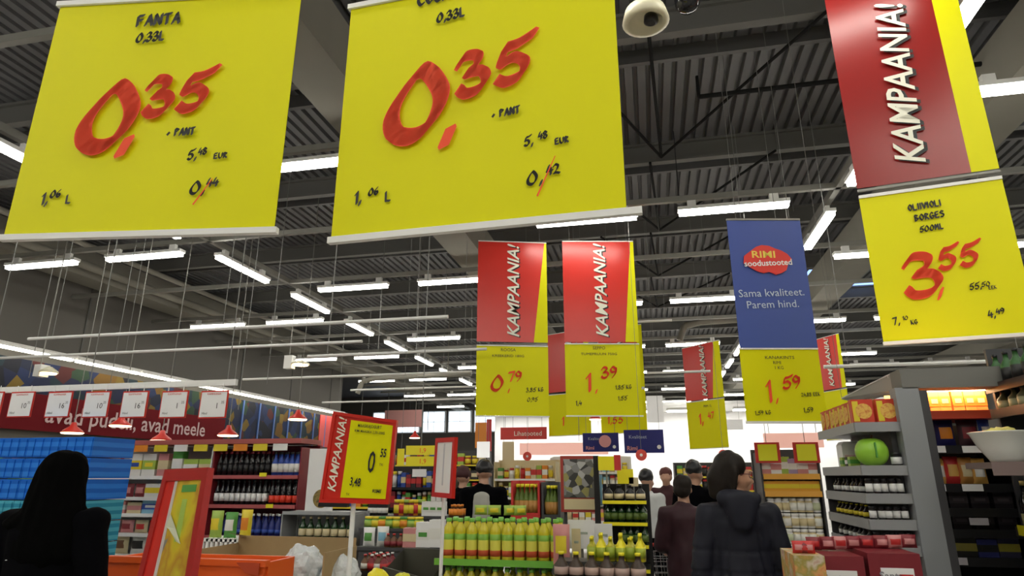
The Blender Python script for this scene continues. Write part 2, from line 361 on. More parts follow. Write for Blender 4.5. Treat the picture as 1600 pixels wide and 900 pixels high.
for ri, yy in enumerate(sorted(rowsA + rowsB)):
    tk = MB().box(XL+.3, XR-.3, -.035, .035, 0, .08) if yy != 6.28 else MB().box(XL+.3, -3.0, -.035, .035, 0, .08)
    tk = tk.build('light_track', STEEL); tk.location = (0, yy, 5.451)
    tag(tk, 'steel light track across the hall, %s one counted from the front end' % ORD[ri], 'track', 'light tracks across the hall')
    if yy < 5: pass
    xs = (-10.55, -8.4, -.75, 1.34, 7.6, 9.9) if yy in rowsA else (-5.7, -3.9 if yy == 6.28 else -3.55, 4.05, 6.2)
    if yy < 3: xs = [-10.4+2.15*q for q in range(10) if abs(-10.4+2.15*q+7.15) > .8]  # out-of-view rows, packed with added tubes to brighten the front banners
    for k, xx in enumerate(xs):
        place_light(xx, yy, 5.30, 0, 'white tube light on the %s crosswise track, %s along it' % (ORD[ri], ORD[k]), 'tube lights on the crosswise tracks')
# white sign rails and wires
RAILS = [((37, 528), (703, 497), 3.4), ((-150, 560), (580, 540), 3.4), ((481, 557), (760, 545), 3.4), ((371, 591), (741, 583), 3.4), ((549, 610), (760, 603), 3.4), ((503, 629), (741, 623), 3.4),
         ((1286, 574), (1640, 561), 2.85), ((1010, 583), (1110, 580), 3.4), ((960, 505), (1050, 500), 4.2)]
for i, (a, b, z) in enumerate(RAILS):
    A = at_z(*a, z); B = at_z(*b, z); B = Vector((B.x, (A.y+B.y)/2, z)); A = Vector((A.x, B.y, z))
    o = MB().tube(A, B, .022, 8).build('sign_rail', mat('rail_white', (.72, .72, .70), .45))
    if i: pass
    tag(o, ('thin white sign rail hung across the left ceiling, %s from the camera' % ORD[i]) if i < 6 else
        ['white rail hung above the grey shelf header', 'short pale rail hung behind the middle of the hall', 'short pale rail high beside the red banner'][i-6], 'rail')
    n = max(2, int((B.x-A.x)/2.6)+1)
    wd = MB()
    for k in range(n):
        p = A.lerp(B, (k+.15)/(n-.7)); MB().tube(p, (p.x, p.y, 6.76), .004, 4).build('wire', WIRE, o)
for i, (px, py) in enumerate(((45, 590), (165, 640), (372, 640), (417, 600), (590, 560), (650, 560), (905, 690), (1240, 330))):
    p = at(px, py, 8.2 if i < 4 else 12)
    o = MB().tube((p.x, p.y, p.z), (p.x, p.y, 6.76), .005 if i < 4 else .008, 4).build('hanging_wire', WIRE)
    tag(o, 'thin steel wire hanging down from the roof, %s counted from the side wall' % ORD[i], 'wire', 'loose wires hanging from the roof')
# ------------------------------------------------------------------ hanging banners
def banner(bl, br, z, label, rail=True, top_wires=True):
    A = at_z(*bl, z); B = at_z(*br, z) if isinstance(br, tuple) else None
    d = (B - A); d.z = 0; wd = d.length; c = (A + B)/2; rz = math.atan2(d.y, d.x)
    r = root('hanging_banner', c, rz, label, 'banner'); r['w'] = wd
    nrm = Vector((math.sin(rz), -math.cos(rz), 0))
    return r, wd, rz, c, nrm
def loc(c, rz, nrm, px, py):           # photo point -> (x, z) on the banner's own face
    p = at_plane(px, py, Vector(c), nrm) - Vector(c)
    return p.x*math.cos(rz) + p.y*math.sin(rz), p.z
def sheet(name, r, x0, x1, z0, z1, m, y=0.0, t=.003, warp=.012, lean=0.0, x0t=None, x1t=None):      # a hanging sheet, slightly bowed
    mb = MB(); nx, nz = 10, 8; x0t = x0 if x0t is None else x0t; x1t = x1 if x1t is None else x1t
    for side in (0, 1):
        vs = []
        for j in range(nz+1):
            v = j/nz
            for i in range(nx+1):
                u = i/nx; xx = (x0*(1-v)+x0t*v) + ((x1*(1-v)+x1t*v) - (x0*(1-v)+x0t*v))*u
                vs.append((xx, y + side*t + warp*math.sin(math.pi*v)*math.sin(u*math.pi)*.8, z0+(z1-z0)*v))
        fs = [(j*(nx+1)+i, j*(nx+1)+i+1, (j+1)*(nx+1)+i+1, (j+1)*(nx+1)+i) for j in range(nz) for i in range(nx)]
        mb.add(vs, fs if side == 0 else [f[::-1] for f in fs], 0, True)
    return mb.build(name, m, r)
def rails(r, w2, z, n='bottom_rail', over=.012, h=.022):
    return MB().box(-w2-over, w2+over, -.010, .014, z-h/2, z+h/2).build(n, WHT, r)
def wires(r, w2, z, top):
    for s_ in (-1, 1): MB().tube((s_*w2*.8, 0, z), (s_*w2*.8, 0, top), .0025, 4).build('wire', WIRE, r)
def H(r, ctx, s, px, py, hp, m=INKB, nib=.15, slope=.05, ang=48, sx=1.0, y=-.006, scl=None):
    c, rz, nrm = ctx; x, z = loc(c, rz, nrm, px, py); x2, z2 = loc(c, rz, nrm, px, py-hp)
    return hand(r, s, x, z, abs(z2-z), m, nib, ang, slope, y, sx=sx)
def T(r, ctx, s, px, py, hp, m=INKB, y=-.006, **kw):
    c, rz, nrm = ctx; x, z = loc(c, rz, nrm, px, py); x2, z2 = loc(c, rz, nrm, px, py-hp)
    return text(r, s, x, z, abs(z2-z)/.72, m, y, **kw)
def slash(r, ctx, a, b, m=INKR, wd=.006, y=-.0075):
    c, rz, nrm = ctx; x, z = loc(c, rz, nrm, *a); x2, z2 = loc(c, rz, nrm, *b)
    v = Vector((x2-x, 0, z2-z)); n_ = Vector((-v.z, 0, v.x)).normalized()*wd/2
    A, B = Vector((x, y, z)), Vector((x2, y, z2))
    return MB().add([A-n_, A+n_, B+n_*.5, B-n_*.5], [(0, 1, 2, 3)]).build('strike_stroke', m, r)

# the two big price banners
rL, w_, rz, c, nr = banner((5, 372), (428, 360), 2.45, 'large yellow banner priced 0,35 with FANTA lettering, edge of both hanging posters nearest the side wall'); cL = (c, rz, nr)
rL['label'] = 'large yellow hanging banner headed FANTA, priced 0,35'
h1 = loc(*cL, 90, 8)[1]
sheet('poster_sheet', rL, -w_/2, w_/2, .01, h1, YEL); rails(rL, w_/2, 0); rails(rL, w_/2, h1, 'top_rail'); wires(rL, w_/2, h1, 4.31)
H(rL, cL, 'FANTA', 214, 44, 19, nib=.29, slope=.03, sx=1.08); H(rL, cL, '0,33L', 214, 69, 16, nib=.29, slope=.05, sx=.8)
H(rL, cL, '0', 122, 243, 112, INKR, nib=.27, slope=.03, sx=1.02); H(rL, cL, ',', 188, 236, 92, INKR, nib=.17, ang=20, sx=1.2)
H(rL, cL, '35', 226, 186, 64, INKR, nib=.30, slope=.10, sx=1.08)
H(rL, cL, '+ PANT', 262, 215, 13, nib=.34, slope=.03, sx=1.0); H(rL, cL, '5,', 294, 252, 17, nib=0.26, sx=.8); H(rL, cL, '48', 311, 244, 12, nib=0.31, sx=.9); H(rL, cL, 'EUR', 335, 250, 10, nib=0.34, sx=1.2)
H(rL, cL, '1,', 66, 322, 20, nib=0.26, sx=.8); H(rL, cL, '06', 80, 311, 13, nib=0.33, sx=.9); H(rL, cL, 'L', 104, 320, 15, nib=0.26)
H(rL, cL, '0,', 298, 306, 22, nib=0.26, sx=1.0); H(rL, cL, '44', 324, 294, 15, nib=0.31, sx=1.0); slash(rL, cL, (303, 321), (334, 280))

rM, w_, rz, c, nr = banner((517, 376), (979, 331), 2.45, 'large yellow hanging banner headed COCA COLA, priced 0,35'); cM = (c, rz, nr)
h1 = 1.03
sheet('poster_sheet', rM, -w_/2, w_/2, .01, h1, YEL); MB().box(-w_/2-.01, w_/2+.05, -.010, .014, -.012, .012).build('bottom_rail', WHT, rM); rails(rM, w_/2, h1, 'top_rail'); wires(rM, w_/2, h1, 4.31)
H(rM, cM, 'COCA COLA', 654, 12, 19, nib=.29, slope=.05, sx=1.02); H(rM, cM, '0,33L', 684, 38, 16, nib=.29, slope=.08, sx=.8)
H(rM, cM, '0', 608, 231, 120, INKR, nib=.27, slope=.03, sx=1.05); H(rM, cM, ',', 693, 222, 92, INKR, nib=.19, ang=20, sx=1.2)
H(rM, cM, '35', 718, 157, 70, INKR, nib=.30, slope=.15, sx=1.15)
H(rM, cM, '+ PANT', 770, 187, 13, nib=.34, slope=.07); H(rM, cM, '5,', 820, 231, 17, nib=0.26, sx=.8); H(rM, cM, '48', 842, 220, 13, nib=0.31, sx=.9); H(rM, cM, 'EUR', 868, 228, 11, nib=0.34, slope=.08, sx=1.1)
H(rM, cM, '1,', 556, 321, 21, nib=0.26, sx=.8); H(rM, cM, '06', 577, 308, 13, nib=0.33, sx=.9, slope=.05); H(rM, cM, 'L', 603, 317, 17, nib=0.26)
H(rM, cM, '0,', 825, 292, 23, nib=0.26, sx=1.0); H(rM, cM, '42', 855, 276, 17, nib=0.29, sx=1.0, slope=.06); slash(rM, cM, (840, 308), (868, 245))

# a red campaign panel with its yellow price sheet below
def campaign(bl, br, z, hY, gap, hR, head, price, small, label, split=(.84, .9), turn=None, red=True, txt=True, lsize=.26, lx=-.02):
    r, w_, rz, c, nr = banner(bl, br, z, label); W2 = w_/2
    sheet('price_sheet', r, -W2, W2, .01, hY, YEL); rails(r, W2, 0, over=.004, h=.016*w_); rails(r, W2, hY, 'top_rail', 0, .014*w_)
    if red:
        z0, z1 = hY+gap, hY+gap+hR; xb = -W2+w_*split[0]; xt = -W2+w_*split[1]
        sheet('campaign_panel', r, -W2, xb, z0, z1, RED, x1t=xt, warp=.004); sheet('yellow_edge', r, xb, W2, z0, z1, YEL, x0t=xt, warp=0)
        rails(r, W2, z1, 'top_rail', 0, .014*w_); wires(r, W2, z1, 6.76-z)
        if txt:
            L = hR*.93
            for nm, m, dx, dy, dz in (('letter_shadow', INKB, .018*w_, -.006, -.014*w_), ('lettering', mat('cream_white', (.80, .78, .66), .5), 0, -.009, 0)):
                me = text_mesh('KAMPAANIA!', 1.0, m, shear=.30, bold=.014)
                me_w = max(v.co.x for v in me.vertices) - min(v.co.x for v in me.vertices)
                o = put(nm, me, r, (lx*w_+W2*.22+dx, dy, z0+hR*.5+dz), (0, -math.pi/2, 0)); k = L/me_w
                o.scale = (k, 1, k*1.02*lsize/.26)
    return r, (c, rz, nr), w_
K1, k1, w1 = campaign((743, 650), (858, 651), 2.47, 1.05, .06, 1.62, None, None, None, 'red and yellow campaign banner priced 0,79, nearest the aisle lights', (.80, .97))
H(K1, k1, '0', 768, 612, 26, INKR, nib=.22, sx=1.1); H(K1, k1, '79', 795, 597, 17, INKR, nib=.24, sx=1.1); H(K1, k1, ',', 794, 612, 18, INKR, .15)
T(K1, k1, 'ROOSA', 794, 549, 5); T(K1, k1, 'KREEKERID 180G', 794, 558, 4, xs=1.2); H(K1, k1, '3,85 KG', 822, 613, 7, nib=.2); H(K1, k1, '0,95', 824, 628, 7, nib=.2)
K2, k2, w2 = campaign((885, 650), (1005, 650), 2.47, 1.07, .03, 1.62, None, None, None, 'red and yellow campaign banner over the frontmost yellow sheet priced 1,39', (.82, .96))
H(K2, k2, '1', 918, 613, 30, INKR, nib=.2, sx=.9); H(K2, k2, ',', 931, 613, 18, INKR, .2); H(K2, k2, '39', 940, 592, 19, INKR, nib=.24, sx=1.1)
T(K2, k2, 'SEPPO', 936, 546, 5); T(K2, k2, 'TUMEPRUUN 750G', 936, 555, 4, xs=1.2); H(K2, k2, '1,85 KG', 962, 609, 7, nib=.2); H(K2, k2, '1,55', 966, 626, 7, nib=.2); H(K2, k2, '1,4', 900, 634, 8, nib=.2)
K3, k3, w3 = campaign((858, 682), (924, 679), 2.47, .90, .05, 1.33, None, None, None, 'campaign banner hanging behind the gap of the 0,79 and 1,39 banners', (.84, .9))
H(K3, k3, '1', 879, 666, 15, INKR, nib=.2)
K4, k4, w4 = campaign((940, 678), (1012, 677), 2.47, .90, .05, 1.33, None, None, None, 'campaign banner mostly hidden behind the one priced 1,39', (.84, .9))
H(K4, k4, '1,55', 950, 663, 12, INKR, nib=.2)
K5, k5, w5 = campaign((1078, 702), (1139, 699), 2.28, 1.15, .03, 1.38, None, None, None, 'small far campaign banner priced 1,47 above the hatted shopper', (.72, .85))
H(K5, k5, '1,', 1094, 664, 18, INKR, nib=.2, sx=.8); H(K5, k5, '47', 1107, 655, 11, INKR, nib=.22); T(K5, k5, 'PIIM 1L', 1106, 636, 4)
K6, k6, w6 = campaign((1292, 689), (1335, 686), 2.30, .95, .03, 1.05, None, None, None, 'distant campaign banner half hidden behind the pizza boxes', (.84, .9))
# right foreground campaign banner
R1, k7, w7 = campaign((1381, 537), (1625, 521), 2.45, 1, .03, 1.2, None, None, None, 'big red and yellow campaign banner headed OLIIVIÕLI, priced 3,55', (.835, .835), red=False)
for o in [o for o in R1.children]: bpy.data.objects.remove(o)
hy = loc(*k7, 1339, 309)[1]; W2 = w7/2
sheet('price_sheet', R1, -W2, W2, .01, hy, YEL); rails(R1, W2, 0, over=.004); rails(R1, W2, hy, 'top_rail', 0)
z0 = loc(*k7, 1338, 295)[1]; z1 = z0 + 1.75; xb = loc(*k7, 1521, 283)[0]
sheet('campaign_panel', R1, -W2, xb, z0, z1, mat('red_poster_dimmed', (.26, .008, .006), .28), warp=.01); sheet('yellow_edge', R1, xb, W2, z0, z1, YEL, warp=0, y=.0); rails(R1, W2, z1, 'top_rail', 0); wires(R1, W2, z1, 6.76-2.45)  # campaign red darkened here, the panel's dim light put into its colour
MB().box(-W2, W2, -.008, .012, z0-.028, z0-.012).build('bottom_rail', STEEL, R1)
tx, tz = loc(*k7, 1398, 264); tx2, tz2 = loc(*k7, 1447, 264); _, tze = loc(*k7, 1402, 2)
for nm, m, dx, dy, dz in (('letter_shadow', INKB, .022, -.012, -.014), ('lettering', mat('cream_white', (.80, .78, .66), .5), 0, -.016, 0)):
    me = text_mesh('KAMPAANIA!', 1.0, m, shear=.30, bold=.014, align='LEFT'); me_w = max(v.co.x for v in me.vertices)
    o = put(nm, me, R1, (tx2+dx, dy, tz+dz), (0, -math.pi/2+.045, 0)); k_ = (tze-tz)/me_w; o.scale = (k_, 1, (tx2-tx)/.72)
H(R1, k7, 'OLIIVI~OLI', 1420, 331, 11, nib=.26, sx=.92); H(R1, k7, 'BORGES', 1430, 347, 11, nib=.28, sx=1.0); H(R1, k7, '500ML', 1438, 364, 10, nib=.28, sx=.85)
H(R1, k7, '3', 1420, 468, 70, INKR, nib=.24, sx=1.22); H(R1, k7, ',', 1466, 462, 48, INKR, nib=.16, sx=1.3); H(R1, k7, '55', 1470, 424, 38, INKR, nib=.26, slope=.06, sx=1.0)
H(R1, k7, '55,', 1516, 454, 11, nib=.24, sx=.8); H(R1, k7, '50', 1534, 449, 8, nib=.26); H(R1, k7, 'EEK', 1545, 453, 6, nib=.26, sx=1.0)
H(R1, k7, '7,', 1396, 509, 13, nib=.22, sx=.9); H(R1, k7, '10', 1411, 501, 7, nib=.26); H(R1, k7, 'KG', 1424, 508, 8, nib=.26); H(R1, k7, '4,', 1545, 498, 13, nib=.22, sx=.9); H(R1, k7, '49', 1557, 492, 10, nib=.26)
# blue campaign banner over the 1,59 sheet
RB, k8, w8 = campaign((1167, 660), (1294, 660), 2.10, .95, .03, 1.2, None, None, None, 'blue banner with red cloud emblem above a yellow sheet priced 1,59', red=False)
for o in [o for o in RB.children]: bpy.data.objects.remove(o)
W2 = w8/2; hy = loc(*k8, 1162, 545)[1]; xl = loc(*k8, 1156, 541)[0]; xr = loc(*k8, 1277, 536)[0]; zb = hy+.01; zt = loc(*k8, 1142, 343)[1]
sheet('price_sheet', RB, -W2, W2, .01, hy, YEL); rails(RB, W2, 0, over=.004); rails(RB, W2, hy, 'top_rail', 0, .014)
sheet('blue_panel', RB, xl, xr, zb, zt, BLU, warp=.006, y=.002); MB().box(xl, xr, -.006, .012, zt-.01, zt+.01).build('top_rail', STEEL, RB); wires(RB, W2*.9, zt, 6.76-2.10)
ex, ez = loc(*k8, 1199, 406); sc = (loc(*k8, 1237, 406)[0] - loc(*k8, 1161, 406)[0])/76
pts = []
for a, rr in ((0,38),(18,33),(35,28),(55,24),(80,25),(105,27),(125,28),(150,30),(170,37),(190,39),(210,31),(230,28),(250,26),(270,22),(290,29),(310,31),(325,33),(345,32)):
    pts.append((ex+math.cos(math.radians(a))*rr*sc*1.0, ez+math.sin(math.radians(a))*rr*sc*(.92)))
MB().prism(pts, -.012, -.006).build('cloud_emblem', mat('emblem_red', (.72, .03, .02), .4), RB)
text(RB, 'RIMI', ex-6*sc, ez+3*sc, .10, mat('emblem_yellow', (.85, .65, .1), .5), -.014, bold=.02, xs=1.3); text(RB, 'soodustooted', ex, ez-10*sc, .085, WHP, -.014, bold=.02, turn=-.04)
T(RB, k8, 'Sama kvaliteet.', 1206, 463, 12, mat('pale_blue_ink', (.55, .65, .8), .5), turn=-.03, y=-.004); T(RB, k8, 'Parem hind.', 1208, 481, 12, mat('pale_blue_ink', (.55, .65, .8), .5), turn=-.03, y=-.004)
H(RB, k8, '1', 1201, 630, 36, INKR, nib=.16, sx=.8); H(RB, k8, ',', 1213, 628, 24, INKR, nib=.16); H(RB, k8, '59', 1224, 609, 21, INKR, nib=.24, sx=1.1, slope=.08)
T(RB, k8, 'KANAKINTS', 1218, 561, 5, xs=1.2); T(RB, k8, 'RIMI', 1214, 569, 5); T(RB, k8, '1 KG', 1217, 577, 5); H(RB, k8, '24,88 EEK', 1252, 620, 6, nib=.2); H(RB, k8, '1,59', 1256, 645, 8, nib=.2); H(RB, k8, '1,59 KG', 1180, 649, 7, nib=.2)
# aisle price boards hung in a row at left
Yb = 6.0
aL = at(-70, 618, Yb); aR = at(370, 597, Yb)
rr_ = MB().box(aL.x, aR.x, Yb-.02, Yb+.02, aR.z-.035, aR.z+.03).build('board_rail', WHT); tag(rr_, 'pale rail carrying the row of small red framed price boards', 'rail')
for s_ in (.1, .5, .97):
    xx = aL.x+(aR.x-aL.x)*s_; MB().tube((xx, Yb, aR.z), (xx, Yb, 6.76), .006, 4).build('wire', WIRE, rr_)
cxs = [-16, 32, 91, 150, 209, 271, 333]; prs = ['10', '10', '16', '10', '16', '1', '1']
for i, cx_ in enumerate(cxs):
    p = at(cx_, 634, Yb-.03); o = root('price_board', (p.x, p.y, p.z-.13), 0, 'small white price board in red frame on the rail, %s from the side wall end' % ORD[i], 'price board', 'red framed price boards on one rail')
    MB().box(-.165, .165, 0, .012, 0, .29).build('frame', RED, o); MB().box(-.152, .152, -.005, 0, .012, .275).build('paper', WHP, o)
    text(o, prs[i], .05, .10, .085, INKB, -.007); text(o, '35', .115, .15, .04, INKB, -.007); text(o, 'Hind', -.09, .04, .035, INKB, -.007); text(o, 'KAMPAANIA', 0, .245, .03, RED, -.007)
    for s_ in (-.1, .09): MB().box(s_, s_+.01, .002, .006, .28, .36).build('clip', WHT, o)
# round ceiling fixtures near the top
p = at(1009, 35, 4.1)
o = root('ceiling_downlight', p, 0, 'round cream downlight hanging beside the yellow COCA COLA banner', 'light')
m_ = MB(); m_.lathe([(.06, .14), (.15, .10), (.175, .0), (.13, -.01), (.12, .03), (.06, .05)], 24); m_.build('rim', mat('cream_enamel', (.72, .68, .50), .35), o)
MB().lathe([(.03, -.02), (.055, 0.0), (.05, .05)], 16, (.04, 0, 0)).build('lamp_bulb', BLACK, o); MB().tube((0, 0, .1), (0, 0, 6.76-p.z), .02, 8).build('stem', BLACK, o)
p = at(1074, 2, 4.1)
o = root('dome_camera', p, 0, 'black dome camera on the ceiling beside the round downlight', 'camera'); MB().lathe([(.01, -.09), (.06, -.075), (.09, -.03), (.095, .02), (.07, .04)], 16).build('dome', DGLASS, o); MB().tube((0, 0, .03), (0, 0, 6.76-p.z), .02, 8).build('stem', BLACK, o)
p = at(1061, 312, 9.0); MBo = MB().lathe([(.01, -.06), (.05, -.05), (.09, 0), (.03, .03)], 12).tube((0, 0, 0), (0, 0, 6.76-p.z), .008, 6).build('smoke_detector', BLACK); MBo.location = p; tag(MBo, 'small black detector dome above the long tube light', 'detector')
# ------------------------------------------------------------------ goods: turned and boxed shapes, one mesh per kind shared by its copies
def C3(r, g, b, n=None, rough=.45): return mat(n or 'print_%02x%02x%02x' % (int(r*255), int(g*255), int(b*255)), (r, g, b), rough)
cRED, cYEL, cWHT, cGRN, cBLU, cORG, cPNK, cBRN, cCRM, cLBL, cBLK, cLGN, cMAR = (C3(.55,.03,.03), C3(.75,.6,.03), C3(.75,.75,.72), C3(.08,.30,.05), C3(.03,.08,.38), C3(.75,.25,.02), C3(.6,.25,.25), C3(.16,.07,.03), C3(.65,.55,.33), C3(.25,.5,.65), C3(.02,.02,.02), C3(.35,.5,.08), C3(.22,.02,.03))
ME = {}
def bottle(h, r, body, cap, label, seg=10, key='bottle', lo=.14, hi=.46):
    k = (key, h, r, body.name, cap.name, label.name)
    if k not in ME:
        p = [(r*.9, 0), (r, .02*h), (r, lo*h), (r*1.03, lo*h), (r*1.03, hi*h), (r, hi*h), (r*.97, .56*h), (r*.42, .74*h), (r*.34, .90*h), (r*.40, .90*h), (r*.40, h)]
        ME[k] = MB().lathe(p, seg, mis=[0, 0, 2, 2, 2, 0, 0, 0, 1, 1]).mesh(key, [body, cap, label])
    return [(key, ME[k])]
def jar(h, r, body, lid, label, seg=10, key='jar'):
    k = (key, h, r, body.name, lid.name, label.name)
    if k not in ME:
        ME[k] = MB().lathe([(r*.92, 0), (r, .04*h), (r, .14*h), (r*1.02, .14*h), (r*1.02, .66*h), (r, .66*h), (r*.86, .80*h), (r*.93, .80*h), (r*.93, h)], seg, mis=[0, 0, 2, 2, 2, 0, 1, 1]).mesh(key, [body, lid, label])
    return [(key, ME[k])]
def carton(w_, d, h, c1, c2, c3=None, key='carton', band=(.3, .7)):
    c3 = c3 or c2; k = (key, w_, d, h, c1.name, c2.name, c3.name, band)
    if k not in ME:
        m = MB().box(-w_/2, w_/2, 0, d, 0, h, 0).box(-w_/2-.001, w_/2+.001, -.002, d+.002, h*band[0], h*band[1], 1)
        m.box(-w_*.3, w_*.3, -.004, 0, h*.42, h*.60, 2).box(-w_*.02, w_*.02, 0, d, h, h+.002, 1)
        ME[k] = m.mesh(key, [c1, c2, c3])
    return [(key, ME[k])]
def bag(w_, d, h, c1, c2, key='snack_bag', seed=1):
    k = (key, w_, d, h, c1.name, c2.name, seed)
    if k not in ME:
        rnd = random.Random(seed); vs = []; nx, nz = 6, 7
        for side in (-1, 1):
            for j in range(nz+1):
                for i in range(nx+1):
                    u, v = i/nx, j/nz; th = (math.sin(math.pi*u)*math.sin(math.pi*v))**.5 if 0 < u < 1 and 0 < v < 1 else 0
                    vs.append(((u-.5)*w_*(1-.06*math.sin(math.pi*v)), d/2+side*d/2*th*(1+rnd.uniform(-.2, .2)), v*h))
        m = MB(); o = (nx+1)*(nz+1)
        for side in (0, 1):
            fs = [(side*o+j*(nx+1)+i, side*o+j*(nx+1)+i+1, side*o+(j+1)*(nx+1)+i+1, side*o+(j+1)*(nx+1)+i) for j in range(nz) for i in range(nx)]
            m.add(vs if side == 0 else [], [f if side == 0 else f[::-1] for f in fs], 0, True) if side == 0 else [m.f.append(f[::-1]) or m.m.append(0) or m.sm.append(True) for f in fs]
        for q in range(len(m.f)):
            zz = sum(m.v[i][2] for i in m.f[q])/4; xx = sum(m.v[i][0] for i in m.f[q])/4
            if .35*h < zz < .68*h and abs(xx) < w_*.36: m.m[q] = 1
        ME[k] = m.mesh(key, [c1, c2])
    return [(key, ME[k])]
def place(proto, loc, rz, label, cat, group=None):
    o = put(proto[0][0], proto[0][1], None, loc, (0, 0, rz)); tag(o, label, cat, group)
    for n_, me in proto[1:]: put(n_, me, o)
    return o
def row(proto, a, b, n, label, cat, group, jit=.004, rz=0.0, back=1, step=(0, .09, 0)):
    # n alike goods from a to b; further ranks stand behind them
    a, b = Vector(a), Vector(b)
    for k in range(n):
        p = a.lerp(b, k/(n-1) if n > 1 else .5)
        for q in range(back):
            pp = p + Vector(step)*q + Vector((random.uniform(-jit, jit), random.uniform(-jit, jit), 0))
            lb = label.format(ORD[k] if k < 20 else 'last') + ('' if q == 0 else ', %s rank' % ORD[q])
            pr = proto[k % len(proto)] if isinstance(proto[0], list) else proto
            place(pr, pp, rz + random.uniform(-.05, .05), lb, cat, group)
def shelving(name, label, x0, x1, y0, y1, top, levels, fm_, rm, back=True, post=.04, cat='shelf', rail_h=.04, sides=True, ridge=None):
    r = root(name, ((x0+x1)/2, y0, 0), 0, label, cat); w2 = (x1-x0)/2; d = y1-y0
    for s_ in (-1, 1):
        MB().box(s_*w2-post/2, s_*w2+post/2, d-.05, d, 0, top).build('upright', fm_, r)
        if sides: MB().box(s_*w2-.008, s_*w2+.008, .01, d-.05, 0, top*.98).build('side_panel', fm_, r)
    if back: MB().box(-w2, w2, d-.03, d-.015, .05, top).build('back_panel', fm_, r)
    for z in levels:
        MB().box(-w2+.01, w2-.01, 0, d-.05, z-.025, z-.002).build('shelf_board', fm_, r)
        MB().box(-w2+.01, w2-.01, -.012, 0, z-rail_h, z+.004).build('price_rail', rm, r)
    return r
def xz(px, py, Y): p = at(px, py, Y); return p.x, p.z

# ---- wine and drinks shelving at left, facing the camera
Y = 7.5
xA, xB, xC_ = at(128, 740, Y).x, at(327, 740, Y).x, at(467, 740, Y).x
zA = [xz(240, py, Y)[1] for py in (744, 777, 803, 834, 868)]; zB = [xz(400, py, Y)[1] for py in (743, 789, 838)]
shelving('shelf_unit', 'white shelf unit of mixed packs beside the blue wrapped pallet', xA, xB, Y, Y+.5, 2.02, zA+[.35], WHT, WHP)
shelving('shelf_unit', 'shelf unit of black bottles with pink red price rails', xB+.03, xC_, Y, Y+.5, 2.02, zB+[.6, .25], cMAR, PINKR)
hd = MB().box(xA, xC_, Y-.02, Y+.5, 2.03, 2.09).build('shelf_canopy', mat('red_pale_edge', (.4,.10,.09), .5)); tag(hd, 'thin pale red canopy board over the drinks shelves', 'canopy')
top_tags = []
for k in range(9):
    px = 190+31*k; p = at(px, 697, Y-.03); 
    c = (cYEL, cORG, cYEL, cWHT, cYEL)[k % 5]
    o = MB().box(-.10, .10, 0, .01, 0, .085).build('yellow_tag', c); o.location = (p.x, Y-.035, 1.94)
    tag(o, '%s small price tag along the top edge of the drinks shelving' % ORD[k], 'price tag', 'price tags on the drinks shelving')
rnd = random.Random(3)
pal = [[cYEL, cRED, cWHT, cGRN], [cRED, cBRN, cPNK, cWHT], [cWHT, cLBL, cPNK, cGRN], [cPNK, cRED, cWHT, cBRN], [cWHT, cBLK, cPNK, cBRN]]
names = ['top shelf', 'second shelf', 'third shelf', 'fourth shelf', 'fifth shelf']
for lv, z in enumerate(zA):
    n = (9, 10, 8, 9, 7)[lv]; hh = (.28, .20, .16, .19, .21)[lv]
    if lv == 0:
        seq = [carton(.13,.1,.19,cYEL,cRED), bottle(.2,.05,cRED,cRED,cORG,key='sauce_bottle'), bottle(.2,.05,cRED,cWHT,cORG,key='sauce_bottle'), carton(.16,.1,.2,cWHT,cYEL,cBLU), carton(.16,.1,.2,cWHT,cLGN,cYEL), carton(.12,.1,.2,cPNK,cCRM), carton(.12,.1,.22,cGRN,cWHT), carton(.18,.1,.15,cLGN,cWHT), carton(.18,.1,.15,cLGN,cCRM)]
    elif lv == 1: seq = [bag(.14,.08,.17,cMAR,cPNK,'snack_bag',k) for k in range(5)] + [carton(.15,.1,.17,cWHT,cYEL), carton(.15,.1,.17,cWHT,cYEL,cPNK), carton(.15,.1,.17,cCRM,cYEL), carton(.14,.1,.1,cWHT,cCRM), carton(.13,.1,.16,cWHT,cPNK)]
    elif lv == 2: seq = [carton(.17,.1,.13,cPNK,cWHT), carton(.17,.1,.13,cWHT,cPNK), carton(.17,.1,.13,cPNK,cWHT), carton(.17,.1,.12,cCRM,cPNK), carton(.2,.1,.15,cLBL,cBLU,cWHT), carton(.2,.1,.15,cLBL,cBLU,cWHT), carton(.17,.1,.1,cWHT,cGRN), carton(.17,.1,.1,cWHT,cLGN)]
    elif lv == 3: seq = [bag(.16,.09,.155,(cPNK,cCRM,cRED)[k%3],(cMAR,cRED,cWHT)[k%3],'snack_bag',k+20) for k in range(9)]
    else: seq = [bag(.2,.12,.20,(cWHT,cPNK,cCRM)[k%3],(cBRN,cBLK)[k%2],'snack_bag',k+40) for k in range(7)]
    for k, pr in enumerate(seq):
        xx = xA+.12 + (xB-xA-.24)*k/(len(seq)-1)
        place(pr, (xx, Y+.06, z), 0, '%s pack from the left on the %s of the unit beside the blue pallet' % (ORD[k], names[lv]), 'grocery', 'mixed packs beside the blue pallet').scale = (1.26, 1, 1.45 if lv == 0 else 1.0 if lv in (1, 3) else 1.15)
x0 = xB+.10; x1 = xC_-.06; xm = x0+(x1-x0)*.62
BB = DGLASS
row(bottle(.30,.038,BB,cMAR,BLACK), (x0, Y+.07, zB[0]), (xm, Y+.07, zB[0]), 10, 'black bottle, dark cap, upper drinks shelf, {} from the left', 'bottle', 'dark bottles on the upper shelf', back=2)
